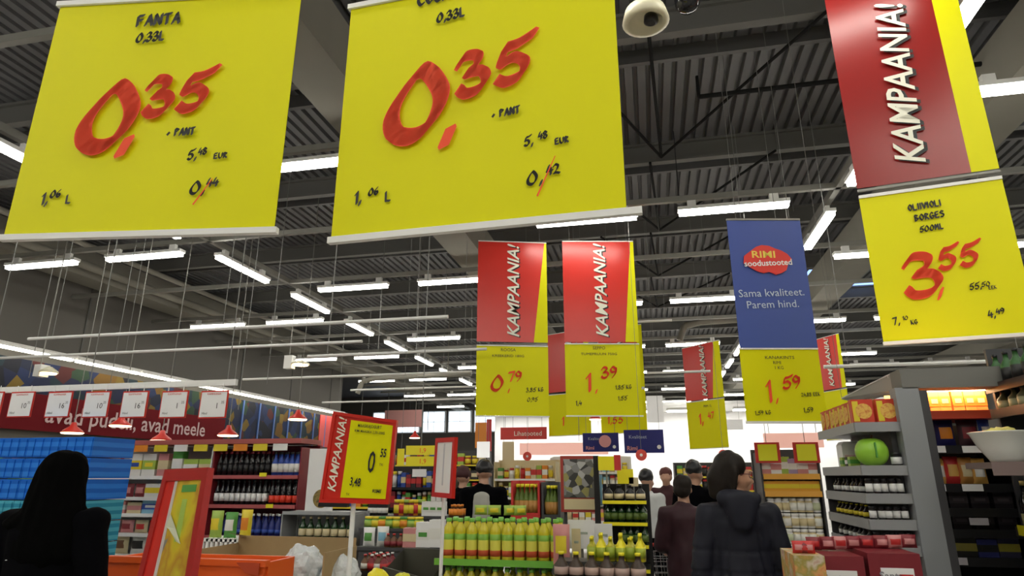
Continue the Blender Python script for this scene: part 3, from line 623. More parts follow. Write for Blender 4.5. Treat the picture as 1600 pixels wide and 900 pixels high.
row(bottle(.29,.042,cBLU,cBLK,cWHT,hi=.5), (xm+.10, Y+.07, zB[0]), (x1, Y+.07, zB[0]), 5, 'blue and white bottle on the upper drinks shelf, {} beside the black ones', 'bottle', 'blue and white bottles on the upper shelf', back=2)
row(bottle(.30,.033,BB,cBLK,WHP), (x0, Y+.07, zB[1]), (xm, Y+.07, zB[1]), 10, 'black bottle, white label, lower drinks shelf, {} from the left', 'bottle', 'white labelled black bottles', back=2)
row(bottle(.30,.038,BB,cBLK,mat('red_label', (.75,.05,.02), .5), lo=.1, hi=.38), (xm+.10, Y+.07, zB[1]), (x1, Y+.07, zB[1]), 5, 'black bottle, red label, lower drinks shelf, {} of the red ones', 'bottle', 'red labelled black bottles', back=2)
row(bottle(.26,.042,C3(.01,.02,.16),WHP,cBLU,hi=.3), (x0+.12, Y+.05, zB[2]-.0), (x1, Y+.05, zB[2]), 12, 'dark blue white capped bottle behind the cardboard box, {} from the left', 'bottle', 'blue bottles with white caps', back=2)
for i, (px, py) in enumerate(((411, 742), (421, 791))):
    p = at(px, py, Y-.02); o = MB().box(-.05, .05, 0, .006, -.02, .025).build('yellow_tag', YPL); o.location = (p.x, Y-.024, p.z); tag(o, ('yellow price tag on the upper pink red rail', 'yellow price tag on the lower pink red rail')[i], 'price tag')
# second unit further left, behind the pallet, and far shelving along the side wall
shelving('shelf_unit', 'long low shelf unit along the side wall under the red fascia', XL+.1, XL+.7, 8, 22, 2.3, [.3, .7, 1.1, 1.5, 1.9], DGREY, PINKR, sides=False)
for lv, z in enumerate((1.9, 1.5, 1.1)):
    for k in range(18):
        pr = carton(.30,.3,.30,(cYEL,cRED,cWHT,cORG,cGRN,cBLU)[(k*5+lv) % 6],(cWHT,cYEL,cRED)[(k+lv) % 3])
        place(pr, (XL+.55, 8.6+.75*k, z), math.pi/2, '%s carton along the %s shelf under the side wall fascia' % (ORD[k], ('top', 'middle', 'lower')[lv]), 'carton', 'cartons on the side wall shelving')
# ---- blue wrapped pallet
pl = root('pallet', (at(60, 745, 5.6).x, 5.6, 0), 0, 'wooden pallet under the blue wrapped drink packs', 'pallet')
for i in range(5): MB().box(-.75, .75, .05+.24*i, .17+.24*i, .10, .13).build('plank', CARD, pl)
for i in range(3): MB().box(-.72+.66*i, -.60+.66*i, .05, 1.13, 0, .10).build('block', CARD, pl)
BL1 = striped('blue_shrink_print', (.015, .14, .60), (.03, .22, .75), 3.5, 'Z', .22, .45); BL2 = striped('cyan_shrink_print', (.03, .26, .40), (.08, .42, .55), 4, 'Z', .25, .5)
px0 = at(-20, 745, 5.6).x; px1 = at(134, 745, 5.6).x; ww = (px1-px0)/3; hz = .21
def pack_me(m, w_, d, h):
    k = ('pack', m.name)
    if k not in ME:
        b = MB(); b.box(-w_/2+.004, w_/2-.004, .004, d, .004, h-.006)
        for i in range(4): b.box(-w_/2+w_*(i+.5)/4-w_*.09, -w_/2+w_*(i+.5)/4+w_*.09, -.008, .01, .015, h-.02)
        b.box(-w_/2, w_/2, -.002, d*.9, h*.47, h*.53)
        ME[k] = b.mesh('drink_pack', [m])
    return ME[k]
for lv in range(9):
    for i in range(3):
        z = .131 + lv*hz
        if z+hz > 2.06: continue
        low = lv < 6 and not (i > 1)
        o = put('drink_pack', pack_me(BL2 if (lv < 6) else BL1, ww, .55, hz), None, (px0+ww*(i+.5), 5.6+(.02 if lv >= 6 else 0), z))
        tag(o, '%s wrapped drink pack, %s layer up the pallet, %s from the side wall' % ('pale cyan' if lv < 6 else 'deep blue', ORD[lv], ORD[i]), 'drink pack', 'wrapped drink packs on the pallet')
# ---- grey counter with dark bottles and the white picture panel
Y = 6.6
x0, x1 = at(441, 800, Y).x, at(553, 800, Y).x; zc = xz(500, 800, Y)[1]; zl = xz(500, 843, Y)[1]
shelving('display_counter', 'low grey counter with dark champagne bottles under its top', x0, x1, Y, Y+.36, zc, [zc, zl, .3], GREYS, GREYS, rail_h=.03)
row(bottle(.225,.042,DGREEN,cCRM,cCRM), (x0+.22, Y+.08, zl), (x1-.06, Y+.08, zl), 7, 'dark bottle with cream label under the grey counter top, {} from the left', 'bottle', 'champagne bottles under the counter', back=1)
xa, xb_ = at(466, 745, Y).x, at(508, 745, Y).x; zt = xz(480, 700, Y)[1]
o = root('photo_poster', ((xa+xb_)/2, Y+.2, zc), 0, 'tall white panel with dark round picture standing on the grey counter', 'panel')
MB().box(-(xb_-xa)/2, (xb_-xa)/2, 0, .03, 0, zt-zc).build('board', WHP, o); MB().tube((.03, -.004, .13), (.03, .0, .13), .10, 20).build('round_print', blotch('bottle_print', [(.02,.02,.02),(.3,.2,.05),(.05,.08,.02)], 14), o)
# ---- orange red bin, slanted framed sign
Y = 3.3
x0, x1 = at(168, 880, Y).x, at(414, 880, Y).x; zt = xz(300, 876, Y)[1]
o = root('promotion_bin', ((x0+x1)/2, Y, 0), 0, 'orange red plastic promotion bin behind the slanted framed sign', 'bin'); w2 = (x1-x0)/2
MB().box(-w2, w2, 0, .02, .02, zt).build('front_wall', ORNG, o); MB().box(-w2, w2, .28, .30, .02, zt).build('rear_wall', ORNG, o)
for s_ in (-1, 1): MB().box(s_*w2-.01, s_*w2+.01, .02, .28, .02, zt+.0).build('side_wall', ORNG, o)
MB().box(-w2, w2, 0, .30, 0, .02).build('bottom', ORNG, o)
MB().box(-w2+.02, w2-.02, .03, .27, .02, zt-.10).build('packed_goods', cWHT, o); MB().box(-w2-.012, w2+.012, -.014, .03, zt-.02, zt+.012).build('rim', ORNG, o)
MB().prism([(w2-.16, zt-.0), (w2-.02, zt), (w2-.02, zt-.06), (w2-.10, zt-.05)], -.02, -.014).build('corner_flap', mat('dark_orange', (.45, .05, .01), .5), o)
def frame_sign(tl, tr, bl, br, Y4, name, label, fr=RED, border=.06, clip=False):
    TL, TR, BL, BR = (at(*p, y_) for p, y_ in zip((tl, tr, bl, br), Y4)); O = BL.copy(); ex = BR-BL; ez = TL-BL; nn = ex.cross(ez).normalized()
    cq = [p - O for p in (BL, BR, TL, TR)]
    r = root(name, O, 0, label, 'sign'); M = Matrix(((ex.x, nn.x*-1, ez.x), (ex.y, -nn.y, ez.y), (ex.z, -nn.z, ez.z))).to_4x4()
    class Bil:
        def __matmul__(s, q): return (cq[0]*(1-q[0])+cq[1]*q[0])*(1-q[2]) + (cq[2]*(1-q[0])+cq[3]*q[0])*q[2] - nn*q[1]
    M = Bil()
    def bx(nm, u0, u1, v0, v1, d0, d1, m): return MB().box(u0, u1, d0, d1, v0, v1, 0, M).build(nm, m, r)
    a = border; c = border*ex.length/ez.length
    bx('frame', 0, a, 0, 1, -.012, .012, fr); bx('frame', 1-a, 1, 0, 1, -.012, .012, fr); bx('frame', a, 1-a, 0, c, -.012, .012, fr); bx('frame', a, 1-a, 1-c, 1, -.012, .012, fr)
    return r, bx, M, O
fs, bx, M, O = frame_sign((262, 734), (330, 731), (212, 930), (299, 930), (2.35, 2.12, 2.27, 2.04), 'framed_sign', 'red framed yellow poster leaning steeply in front of the orange red bin', fr=mat('frame_red', (.38, .015, .012), .35), border=.10)
bx('backing', .1, .9, .05, .97, -.004, .006, STEEL); bx('red_margin', .1, .30, .05, .95, -.006, -.004, RED)
bx('sleeve_edge', .30, .36, .05, .93, -.007, -.004, C3(.55,.50,.48)); bx('poster', .36, .88, .05, .90, -.006, -.004, blotch('yellow_green_print', [(.35,.38,.02),(.55,.50,.01),(.62,.45,.01),(.45,.22,.01),(.60,.5,.02)], 5))
bx('print_block', .50, .80, .80, .86, -.008, -.006, cGRN); bx('print_block', .56, .66, .40, .74, -.008, -.006, cLGN)
gl = MB(); gl.v = []; gl.add([M @ Vector(q) for q in ((.34,-.010,.52),(.40,-.012,.62),(.56,-.010,.50),(.72,-.012,.38),(.62,-.010,.40),(.44,-.014,.5))], [(0,1,2,5),(5,2,3,4)]); gl.build('plastic_tab', C3(.6,.62,.45), fs)
base = MB().tube((.16, .09, -.02), (.18, .12, -O.z), .014, 8).build('pole', STEEL, fs)
MB().lathe([(.16, 0), (.15, .02), (.02, .03)], 16, (.18, .12, -O.z)).build('base_plate', STEEL, fs)
# ---- campaign sign on a white pole
Y = 3.0
fs, bx, M, O = frame_sign((522, 643), (621, 657), (500, 785), (608, 788), (Y, Y, Y, Y), 'pole_sign', 'tilted red framed campaign sign with black 0,55 on a white pole', border=.045)
bx('frame_face', .04, .96, .03, .97, -.006, .006, RED); bx('poster', .30, .95, .06, .93, -.009, -.006, YEL)
bx('clip_bar', .0, .42, -.045, .0, -.015, .015, BLACK); bx('clip_bar', .74, 1.0, -.035, .0, -.015, .015, BLACK)
for x_, m in ((0, WHT),): MB().tube((at(550, 780, Y).x-O.x, .02, 0), (at(550, 780, Y).x-O.x, .02, -O.z), .012, 10).build('pole', m, fs)
MB().lathe([(.16, 0), (.15, .02), (.02, .03)], 16, (at(550, 780, Y).x-O.x, .02, -O.z)).build('base_plate', WHT, fs)
fs_c = (Vector((O.x, Y, O.z)), 0.0, Vector((0, -1, 0)))
def TF(s, px, py, hp, m=INKB, y=-.014, **kw): return T(fs, fs_c, s, px, py, hp, m, y, **kw)
TF('0', 580, 738, 34, bold=.01, xs=.55, turn=.10); TF('55', 600, 714, 13, xs=.6, bold=.02, turn=.1); TF('TK', 597, 728, 4, turn=.1)
TF('3,48', 556, 759, 13, xs=.62, bold=.02, turn=.1); TF('TK', 545, 774, 4, turn=.1); TF('RIMI', 590, 770, 5, bold=.02, xs=1.2, turn=.08); TF('TAVAHIND', 592, 766, 2)
TF('MAASIKAJOGURT', 579, 669, 5, bold=.01, xs=.75, turn=.10); TF('RIMI MAASIKA 2,5% 200G', 579, 677, 4, bold=.01, xs=.85, turn=.10)
a = at(516, 772, Y); b = at(541, 652, Y)
me = text_mesh('KAMPAANIA!', 1.0, mat('cream_white', (.80, .78, .66), .5), shear=.3, bold=.014); mw = max(v.co.x for v in me.vertices)-min(v.co.x for v in me.vertices)
L = (b-a).length; o = put('lettering', me, fs, ((a.x+b.x)/2-O.x+.02, -.012, (a.z+b.z)/2-O.z), (0, -math.pi/2+.10, 0)); o.scale = (L/mw*.96, 1, .062)
# white framed sign seen edge on
fs2, bx, M, O = frame_sign((683, 685), (713, 683), (677, 776), (708, 779), (4.0, 3.8, 4.0, 3.8), 'pole_sign', 'white sheet in thin red frame on a pole, seen from the side', border=.10)
bx('poster', .08, .92, .03, .97, -.006, .006, WHP); bx('print_line', .45, .50, .2, .9, -.008, -.006, C3(.5,.5,.55))
MB().tube((.07, .0, 0), (.05, .0, -O.z), .012, 8).build('pole', WHT, fs2); MB().lathe([(.16, 0), (.15, .02), (.02, .03)], 16, (.05, 0, -O.z)).build('base_plate', WHT, fs2)
# ---- open cardboard box with white plastic bags
Y = 3.9
x0, x1 = at(372, 860, Y+.45).x, at(556, 860, Y+.45).x; zt = xz(450, 838, Y+.45)[1]
o = root('cardboard_box', ((x0+x1)/2, Y, 0), 0, 'big open cardboard box holding crumpled white plastic bags', 'box'); w2 = (x1-x0)/2
MB().box(-w2, w2, .44, .45, 0, zt).build('rear_wall', CARD, o); MB().box(-w2, w2, 0, .01, 0, zt-.2).build('front_wall', CARD, o); MB().box(-w2, w2, 0, .45, 0, .01).build('bottom', CARD, o)
for s_ in (-1, 1): MB().box(s_*w2-.006, s_*w2+.006, 0, .45, 0, zt-.05).build('side_wall', CARD, o)
MB().add([(-w2, .44, zt), (-w2+.0, .2, zt+.05), (-w2+.06, .2, zt+.04), (-w2+.07, .43, zt)], [(0, 1, 2, 3)]).build('flap', CARD, o)
def crumple(name, loc, sx, sy, sz, m, seed, label, cat='bag', amp=.35):
    bm = bmesh.new(); bmesh.ops.create_icosphere(bm, subdivisions=4, radius=1)
    for v in bm.verts:
        n_ = noise.noise(v.co*2.3+Vector((seed, 0, 0)))*amp + abs(noise.noise(v.co*5+Vector((0, seed, 0))))*amp*.6
        v.co *= 1+n_; v.co.x *= sx; v.co.y *= sy; v.co.z *= sz
    me = bpy.data.meshes.new(name); bm.to_mesh(me); bm.free(); me.materials.append(m)
    return tag(put(name, me, None, loc), label, cat)
PB = mat('white_plastic_film', (.62, .66, .68), .25)
for i, (px, py, sx, sz, lb) in enumerate(((470, 892, .14, .15, 'tallest crumpled white plastic bag in the cardboard box'), (527, 902, .12, .12, 'white plastic bag at the pole side of the cardboard box'), (424, 915, .09, .09, 'low grey white plastic bag in the corner of the cardboard box'))):
    p = at(px, py, Y+.2); crumple('plastic_bag', p + Vector((0, .03*i, 0)), sx, .13, sz, PB, i*3.1, lb, amp=.24)
inn = MB().box(-w2+.02, w2-.02, .02, .42, .01, zt-.36).build('packed_goods', WHP, o)
# ---- green yellow packs and white crate between bin and box
Y = 4.6
x0, x1 = at(312, 850, Y).x, at(378, 850, Y).x; zt = xz(340, 842, Y)[1]
o = root('white_crate', ((x0+x1)/2, Y, 0), 0, 'white slatted crate under green flower packs behind the bin', 'crate'); w2 = (x1-x0)/2
for i in range(9): MB().box(-w2+.01+i*(2*w2-.04)/8, -w2+.03+i*(2*w2-.04)/8, 0, .02, zt-.16, zt).build('slat', WHT, o)
MB().box(-w2, w2, 0, .3, zt-.02, zt).build('top', WHT, o); MB().box(-w2, w2, .02, .3, 0, zt-.17).build('base', WHT, o)
row([bag(.11,.08,.20,cLGN,cYEL,'flower_pack',61), bag(.11,.08,.19,cGRN,cWHT,'flower_pack',62), bag(.1,.08,.21,cYEL,cORG,'flower_pack',63)], (x0+.05, Y+.06, zt), (x1-.05, Y+.06, zt), 3, 'green and yellow flower pack on the white crate, {} from the left', 'pack', 'flower packs on the crate')
# ---- centre left island with low packs and crates
Y = 6.0
def island(label, pxa, pxb, py, Y, d, m, front=None):
    xa, xb = at(pxa, py, Y).x, at(pxb, py, Y).x; z = xz((pxa+pxb)/2, py, Y)[1]
    o = root('display_table', ((xa+xb)/2, Y, 0), 0, label, 'table'); w2 = (xb-xa)/2
    MB().box(-w2, w2, 0, d, z-.03, z).build('table_top', m, o); MB().box(-w2+.02, w2-.02, .02, d-.02, 0, z-.03).build('cabinet_base', m, o)
    return xa, xb, z
xa, xb, z = island('dark stepped table for mixed packs, nearest the white framed sign', 556, 690, 856, Y, .4, DGREY)
row([carton(.13,.12,.17,cPNK,cCRM), carton(.14,.12,.22,WHP,cWHT,cGRN), carton(.13,.12,.24,WHP,cWHT)], at(637, 856, Y)+Vector((0, .03, 0)), at(678, 856, Y)+Vector((0, .03, 0)), 3, 'pink or white carton standing on the dark table, {} from the left', 'carton', 'cartons on the dark table')
row(bottle(.12,.035,cBRN,cRED,cMAR,key='small_bottle'), (at(603, 856, Y).x, Y+.05, z), (at(622, 856, Y).x, Y+.05, z), 3, 'small brown bottle on the dark table, {} beside the pink carton', 'bottle', 'small brown bottles on the dark table')
row([bag(.12,.08,.17,WHP,cGRN,'snack_bag',71), bag(.12,.08,.18,cWHT,cLBL,'snack_bag',72)], (at(570, 856, Y).x, Y+.05, z), (at(592, 856, Y).x, Y+.05, z), 2, 'white snack bag on the dark table beside the pole sign, {} from the left', 'bag', 'white bags on the dark table')
Y = 6.5; xa, xb, z2 = island('higher step of the dark table, holding green and yellow packs', 560, 695, 826, Y, .35, DGREY)
row([jar(.11,.05,cGRN,cYEL,cLGN), jar(.11,.05,cLGN,cYEL,cYEL), jar(.11,.05,cYEL,cGRN,cORG)], (at(572, 826, Y).x, Y+.07, z2), (at(650, 826, Y).x, Y+.07, z2), 8, 'yellow green jar on the higher step of the dark table, {} from the left', 'jar', 'yellow green jars on the dark step')
Y = 7.0; xa, xb, z3 = island('rear step of the dark table, stacked with yellow and red packs', 572, 698, 806, Y, .4, DGREY)
row([bottle(.17,.04,cBLK,WHP,cWHT,key='small_bottle')], (at(576, 806, Y).x, Y+.07, z3), (at(597, 806, Y).x, Y+.07, z3), 4, 'black bottle with white cap on the rear step, {} from the left', 'bottle', 'black white capped bottles on the rear step')
row([jar(.17,.045,cMAR,cYEL,cYEL), jar(.17,.045,cORG,cYEL,cRED), jar(.17,.045,cBRN,cLGN,cYEL)], (at(617, 806, Y).x, Y+.07, z3), (at(655, 806, Y).x, Y+.07, z3), 6, 'yellow and red jar on the rear step of the dark table, {} from the left', 'jar', 'yellow red jars on the rear step')
row([carton(.10,.1,.15,WHP,cWHT,cGRN)], (at(664, 806, Y).x, Y+.03, z3), (at(686, 806, Y).x, Y+.03, z3), 3, 'white milk like carton on the rear step, {} from the left', 'carton', 'white cartons on the rear step')
# dark container in front
Y = 4.5; x0, x1 = at(598, 870, Y).x, at(680, 870, Y).x; zt = xz(640, 857, Y+.4)[1]
o = root('dark_container', ((x0+x1)/2, Y, 0), 0, 'open dark olive container standing before the mixed pack tables', 'container'); w2 = (x1-x0)/2; OLV = mat('dark_olive_plastic', (.06, .06, .045), .6)
MB().box(-w2, w2, .40, .42, 0, zt).build('rear_wall', OLV, o); MB().add([(-w2, 0, .0), (w2, 0, 0), (w2, .0, zt-.16), (-w2, .0, zt-.08), (-w2, .02, 0), (w2, .02, 0), (w2, .02, zt-.16), (-w2, .02, zt-.08)], [(0, 1, 2, 3), (7, 6, 5, 4), (3, 2, 6, 7)]).build('front_wall', OLV, o)
for s_ in (-1, 1): MB().add([(s_*w2, 0, 0), (s_*w2, .42, 0), (s_*w2, .42, zt), (s_*w2, 0, zt-.12)], [(0, 1, 2, 3)]).build('side_wall', OLV, o)
MB().box(-w2+.01, w2-.01, .03, .39, 0, zt-.22).build('packed_goods', blotch('mixed_print', [(.02,.02,.02),(.3,.05,.02),(.4,.35,.03),(.1,.02,.02)], 22, vor=True), o)
Y = 3.9
for i, (px, py, c, lb) in enumerate(((590, 908, YPL, 'bright yellow bag at the bottom edge beside the pole'), (628, 915, mat('yellow_green_bag', (.6,.6,.03), .4), 'yellow green bag beside the bright yellow one'))):
    p = at(px, py, Y); crumple('snack_bag', p, .07, .06, .07, c, i+9.3, lb, amp=.15)
Y = 4.6
xa, xb, z4 = island('low black stand of small red capped bottles behind the pole sign', 560, 600, 893, Y, .3, BLACK)
row([bottle(.11,.03,cBRN,cRED,cWHT,key='small_bottle'), bottle(.11,.03,cMAR,WHP,cRED,key='small_bottle')], (at(566, 893, Y).x, Y+.04, z4), (at(596, 893, Y).x, Y+.04, z4), 4, 'small red capped bottle on the low black stand, {} from the left', 'bottle', 'small red capped bottles', back=3, step=(0, .08, 0))
# carton of dark bottles near the dark coated shopper
Y = 6.4; xa, xb, z = island('small black stand with a carton of brown bottles', 697, 722, 822, Y, .3, BLACK)
row(bottle(.20,.035,cBRN,cORG,cORG,key='small_bottle',hi=.8,lo=.5), (xa+.04, Y+.05, z), (xb-.04, Y+.05, z), 3, 'brown bottle with orange label on the small black stand, {} from the left', 'bottle', 'brown orange labelled bottles', back=2)
# ---- yellow price boards over the centre left shelves
for i, (px, py, w_, h_, Y) in enumerate(((626, 727, 12, 26, 8.5), (657, 711, 46, 15, 8.5), (657, 728, 46, 15, 8.5), (655, 745, 22, 12, 8.5))):
    a = at(px-w_/2, py, Y); b = at(px+w_/2, py-h_, Y); o = MB().box(a.x, b.x, Y, Y+.01, a.z, b.z).build('price_card', WHP if i == 3 else YPL)
    tag(o, ('narrow yellow price card beside the tilted campaign sign', 'wide yellow price card, upper of two beside the white framed sign', 'wide yellow price card, lower of two beside the white framed sign', 'white price card under the two yellow ones')[i], 'price card')
    if i in (1, 2): put('lettering', text_mesh('1,9', .09, INKR), o, ((a.x+b.x)/2+.03, Y-.003, a.z+.03))
    MB().tube(((a.x+b.x)/2, Y+.02, b.z), ((a.x+b.x)/2, Y+.02, 6.76), .003, 4).build('wire', WIRE, o)
# ---- juice display
JY = mat('juice_yellow', (.62, .55, .03), .25); JG = C3(.20, .42, .04); JR = C3(.70, .12, .05); CAPG = mat('cap_green', (.16, .45, .05), .35)
def juice_proto():
    h, r = .27, .038
    body = MB().lathe([(r*.9, 0), (r, .01), (r, .10*h), (r, .66*h), (r*.86, .76*h), (r*.42, .88*h), (r*.40, .92*h)], 12, mis=[0]*6).mesh('juice_bottle', [JY])
    lab = MB().lathe([(r*1.03, .10*h), (r*1.03, .24*h), (r*1.03, .48*h), (r*1.03, .62*h)], 12, mis=[0, 1, 2]).mesh('label', [JR, mat('juice_pale', (.72, .68, .10), .4), JG])
    cap = MB().lathe([(r*.5, .91*h), (r*.52, .92*h), (r*.50, 1.0*h)], 10).mesh('cap', [CAPG])
    return [('juice_bottle', body), ('label', lab), ('cap', cap)]
JP = juice_proto(); Y = 4.5
xa, xb = at(697, 875, Y).x, at(868, 875, Y).x; z1 = xz(780, 877, Y)[1]; z0_ = z1-.315
o = root('juice_stand', ((xa+xb)/2, Y-.02, 0), 0, 'stepped stand of yellow green juice bottles in the centre', 'display stand'); w2 = (xb-xa)/2+.075
MB().box(-w2, w2, 0, .6, 0, z0_-.03).build('base', mat('white_card', (.6, .6, .55), .6), o)
for z in (z0_, z1): MB().box(-w2, w2, -.0, .6, z-.03, z-.004).build('tray', DGREY if z > z0_+.1 else WHT, o); MB().box(-w2, w2, -.012, 0, z-.03, z+.012).build('tray_edge', CAPG, o)
for s_ in (-1, 1): MB().box(s_*w2-.008, s_*w2+.008, .28, .31, z0_-.03, z1-.03).build('side_post', DGREY, o)
for lv, z in ((1, z1), (0, z0_)):
    for q in range(3 if lv else 2):
        for k in range(10):
            lb = 'yellow green juice bottle with green cap, %s tier, rank %s, %s from the left' % (('lower', 'upper')[lv], ORD[q], ORD[k])
            place(JP, (xa+.0+(xb-xa)*k/9+(.02 if q % 2 else 0), Y+.045+.085*q, z), rnd.uniform(-.5, .5), lb, 'bottle', 'juice bottles on the centre stand')
for k, (px, py) in enumerate(((745, 822), (768, 816), (795, 812), (812, 818))):
    p = at(px, py+8, Y+.24); place(bag(.10,.06,.07,cLGN,cYEL,'fruit_pack',80+k), (p.x, Y+.32, z1+.275), .2*k, 'yellow green pack lying on top of the juice bottles, %s from the left' % ORD[k], 'pack', 'packs on the juice bottles')
# red crate rack of yellow capped bottles behind
for (pa, pb, py, Y, lb, c, n) in ((800, 842, 808, 6.2, 'red crate of yellow capped green bottles behind the juice display', cRED, 5), (848, 874, 811, 6.2, 'dark rack of yellow capped bottles next to the red crate', DGREY, 3)):
    xa, xb = at(pa, py, Y).x, at(pb, py, Y).x; z = xz(pa, py, Y)[1]; w2 = (xb-xa)/2
    o = root('bottle_rack', ((xa+xb)/2, Y, 0), 0, lb, 'rack'); MB().box(-w2, w2, 0, .35, 0, z).build('stand', DGREY, o)
    for s_ in (-1, 1): MB().box(s_*w2-.01, s_*w2+.01, 0, .35, z, z+.33).build('side_wall', c, o)
    MB().box(-w2, w2, .33, .35, z, z+.33).build('rear_wall', c, o); MB().box(-w2, w2, -.01, 0, z-.02, z+.04).build('front_lip', c, o)
    row(bottle(.30,.030,C3(.10,.16,.02),YPL,C3(.45,.22,.05),hi=.5), (xa+.04, Y+.06, z), (xb-.04, Y+.06, z), n, 'green bottle with yellow cap in the %s, {} from the left' % ('red crate' if n == 5 else 'dark rack'), 'bottle', 'yellow capped bottles in the %s' % ('red crate' if n == 5 else 'dark rack'), back=2, step=(0, .08, 0))
# red framed picture board
Y = 5.3; a = at(877, 800, Y); b = at(934, 712, Y); w2 = (b.x-a.x)/2
o = root('picture_board', ((a.x+b.x)/2, Y, 0), 0, 'grey picture board in dark red frame standing in the centre', 'board')
MB().box(-w2, w2, 0, .03, a.z, b.z).build('frame', mat('dark_red_frame', (.35, .04, .03), .5), o); MB().box(-w2+.025, w2-.02, -.004, 0, a.z+.11, b.z-.025).build('picture', blotch('grey_picture', [(.04,.04,.04),(.22,.22,.22),(.42,.42,.42),(.12,.12,.11),(.3,.3,.3),(.3,.28,.1)], 18, vor=True), o)
MB().box(-w2+.025, w2-.02, -.004, 0, a.z+.02, a.z+.10).build('caption_strip', cCRM, o)
for s_ in (-1, 1): MB().box(s_*w2*.8-.012, s_*w2*.8+.012, .03, .05, 0, b.z-.1).build('stand_leg', DGREY, o)
# white leaflets and pink bag beside the juice
Y = 4.7
for i, (x0_, y0_, x1_, y1_, c, lb, dy) in enumerate(((888, 858, 929, 812, WHP, 'large white price sheet beside the juice display', .1), (893, 872, 908, 826, cCRM, 'narrow leaflet leaning on the white price sheet', 0), (926, 858, 958, 818, WHP, 'white box like sheet at the foot of the bottle tower', .15))):
    a = at(x0_, y1_, Y+dy); b = at(x1_, y0_, Y+dy); w2 = abs(b.x-a.x)/2
    o = root('price_sheet_stand', ((a.x+b.x)/2, Y+dy, 0), 0, lb, 'sheet'); MB().box(-w2, w2, 0, .008, b.z, a.z).build('sheet', c, o); MB().box(-.01, .01, .01, .03, 0, b.z+.1).build('post', STEEL, o)
    MB().box(-w2*.5, w2*.5, -.003, 0, (a.z+b.z)/2, (a.z+b.z)/2+.015).build('print_line', C3(.35,.4,.35), o)
xa, xb, z = island('small stand holding the pink and yellow bag', 864, 888, 884, 4.235, .2, DGREY)
place(bag(.11,.07,.24,cPNK,cYEL,'snack_bag',91), ((xa+xb)/2, 4.26, z), 0, 'pink and yellow bag standing between juice bottles and white sheet', 'bag')
# row of dark bottles with yellow caps at the front
Y = 3.9; xa, xb, z = island('low dark stand of round labelled bottles at the bottom of the picture', 862, 1012, 912, Y, .32, DGREY)
row(bottle(.16,.042,C3(.05,.03,.02),YPL,C3(.45,.32,.28),key='dip_bottle',lo=.25,hi=.5), (xa+.05, Y+.05, z), (xb-.05, Y+.05, z), 6, 'dark bottle with yellow cap and pinkish label in the front row, {} from the left', 'bottle', 'yellow capped dark bottles in front')
row([bottle(.13,.028,C3(.45,.42,.03),YPL,C3(.30,.38,.03),key='lemon_bottle',hi=.6), bottle(.15,.030,YPL,YPL,C3(.35,.42,.03),key='lemon_bottle',hi=.5)], (at(925, 880, Y+.2).x, Y+.17, z+.10), (at(1002, 880, Y+.2).x, Y+.17, z+.10), 6, 'bright yellow bottle behind the front bottles, {} from the left', 'bottle', 'bright yellow bottles', back=2)
MB().box(xa+.02, xb-.02, Y+.12, Y+.31, z, z+.098).build('riser_block', DGREY).name = 'riser'
tag(bpy.data.objects['riser'], 'dark riser block under the bright yellow bottles', 'riser')
# bottle tower
Y = 5.1; xa, xb = at(940, 800, Y).x, at(1013, 800, Y).x; zz = [xz(975, py, Y)[1] for py in (783, 817, 852, 890)]
shelving('bottle_tower', 'black shelf tower of dark green bottles with yellow price rails', xa, xb, Y, Y+.45, xz(975, 757, Y)[1], zz+[.3], BLACK, YPL, post=.03, rail_h=.02, sides=False)
row(bottle(.115,.034,BLACK,BLACK,cCRM,key='small_bottle'), (xa+.05, Y+.06, zz[0]), (xb-.05, Y+.06, zz[0]), 4, 'short black bottle on top of the bottle tower, {} from the left', 'bottle', 'short black bottles on the tower', back=2)
row(bottle(.15,.028,DGREEN,BLACK,C3(.10,.16,.03)), (xa+.04, Y+.06, zz[1]), (xb-.04, Y+.06, zz[1]), 6, 'dark green bottle midway up the bottle tower, {} from the left', 'bottle', 'dark green bottles on the tower', back=2, step=(0, .07, 0))
row(bottle(.15,.028,DGREEN,YPL,C3(.10,.16,.03)), (xa+.16, Y+.06, zz[2]), (xb-.04, Y+.06, zz[2]), 4, 'dark green bottle low on the bottle tower, {} from the left', 'bottle', 'dark green bottles on the lower tower shelf', back=2, step=(0, .07, 0))
pt = MB().box(-.02, .02, 0, .04, 0, xz(930, 712, Y)[1]).build('display_post', BLACK); pt.location = (xa-.03, Y, 0); tag(pt, 'black post rising beside the bottle tower', 'post')
for i, (x_, y_, w_, h_, c) in enumerate(((947, 735, 24, 22, YPL), (977, 756, 24, 23, YPL), (935, 790, 10, 48, cLBL), (990, 760, 14, 14, cCRM))):
    Yt = Y+(-.03 if i == 0 else .3); a = at(x_-w_/2, y_, Yt); b = at(x_+w_/2, y_-h_, Yt)
    o = root('shelf_sign', ((a.x+b.x)/2, Yt, a.z), 0, ('yellow square card fixed to the black post', 'yellow square card standing on the bottle tower', 'light blue strip beside the black post', 'cream card standing at the end of the bottle tower')[i], 'card')
    MB().box(-(b.x-a.x)/2, (b.x-a.x)/2, 0, .01, 0, b.z-a.z).build('card', c, o); MB().box(-.006, .006, .01, .016, -.12, .02).build('holder', STEEL, o)
    if i == 0: MB().box((b.x-a.x)/2, (b.x-a.x)/2+.05, .0, .02, 0, b.z-a.z+.01).build('red_side', cRED, o)

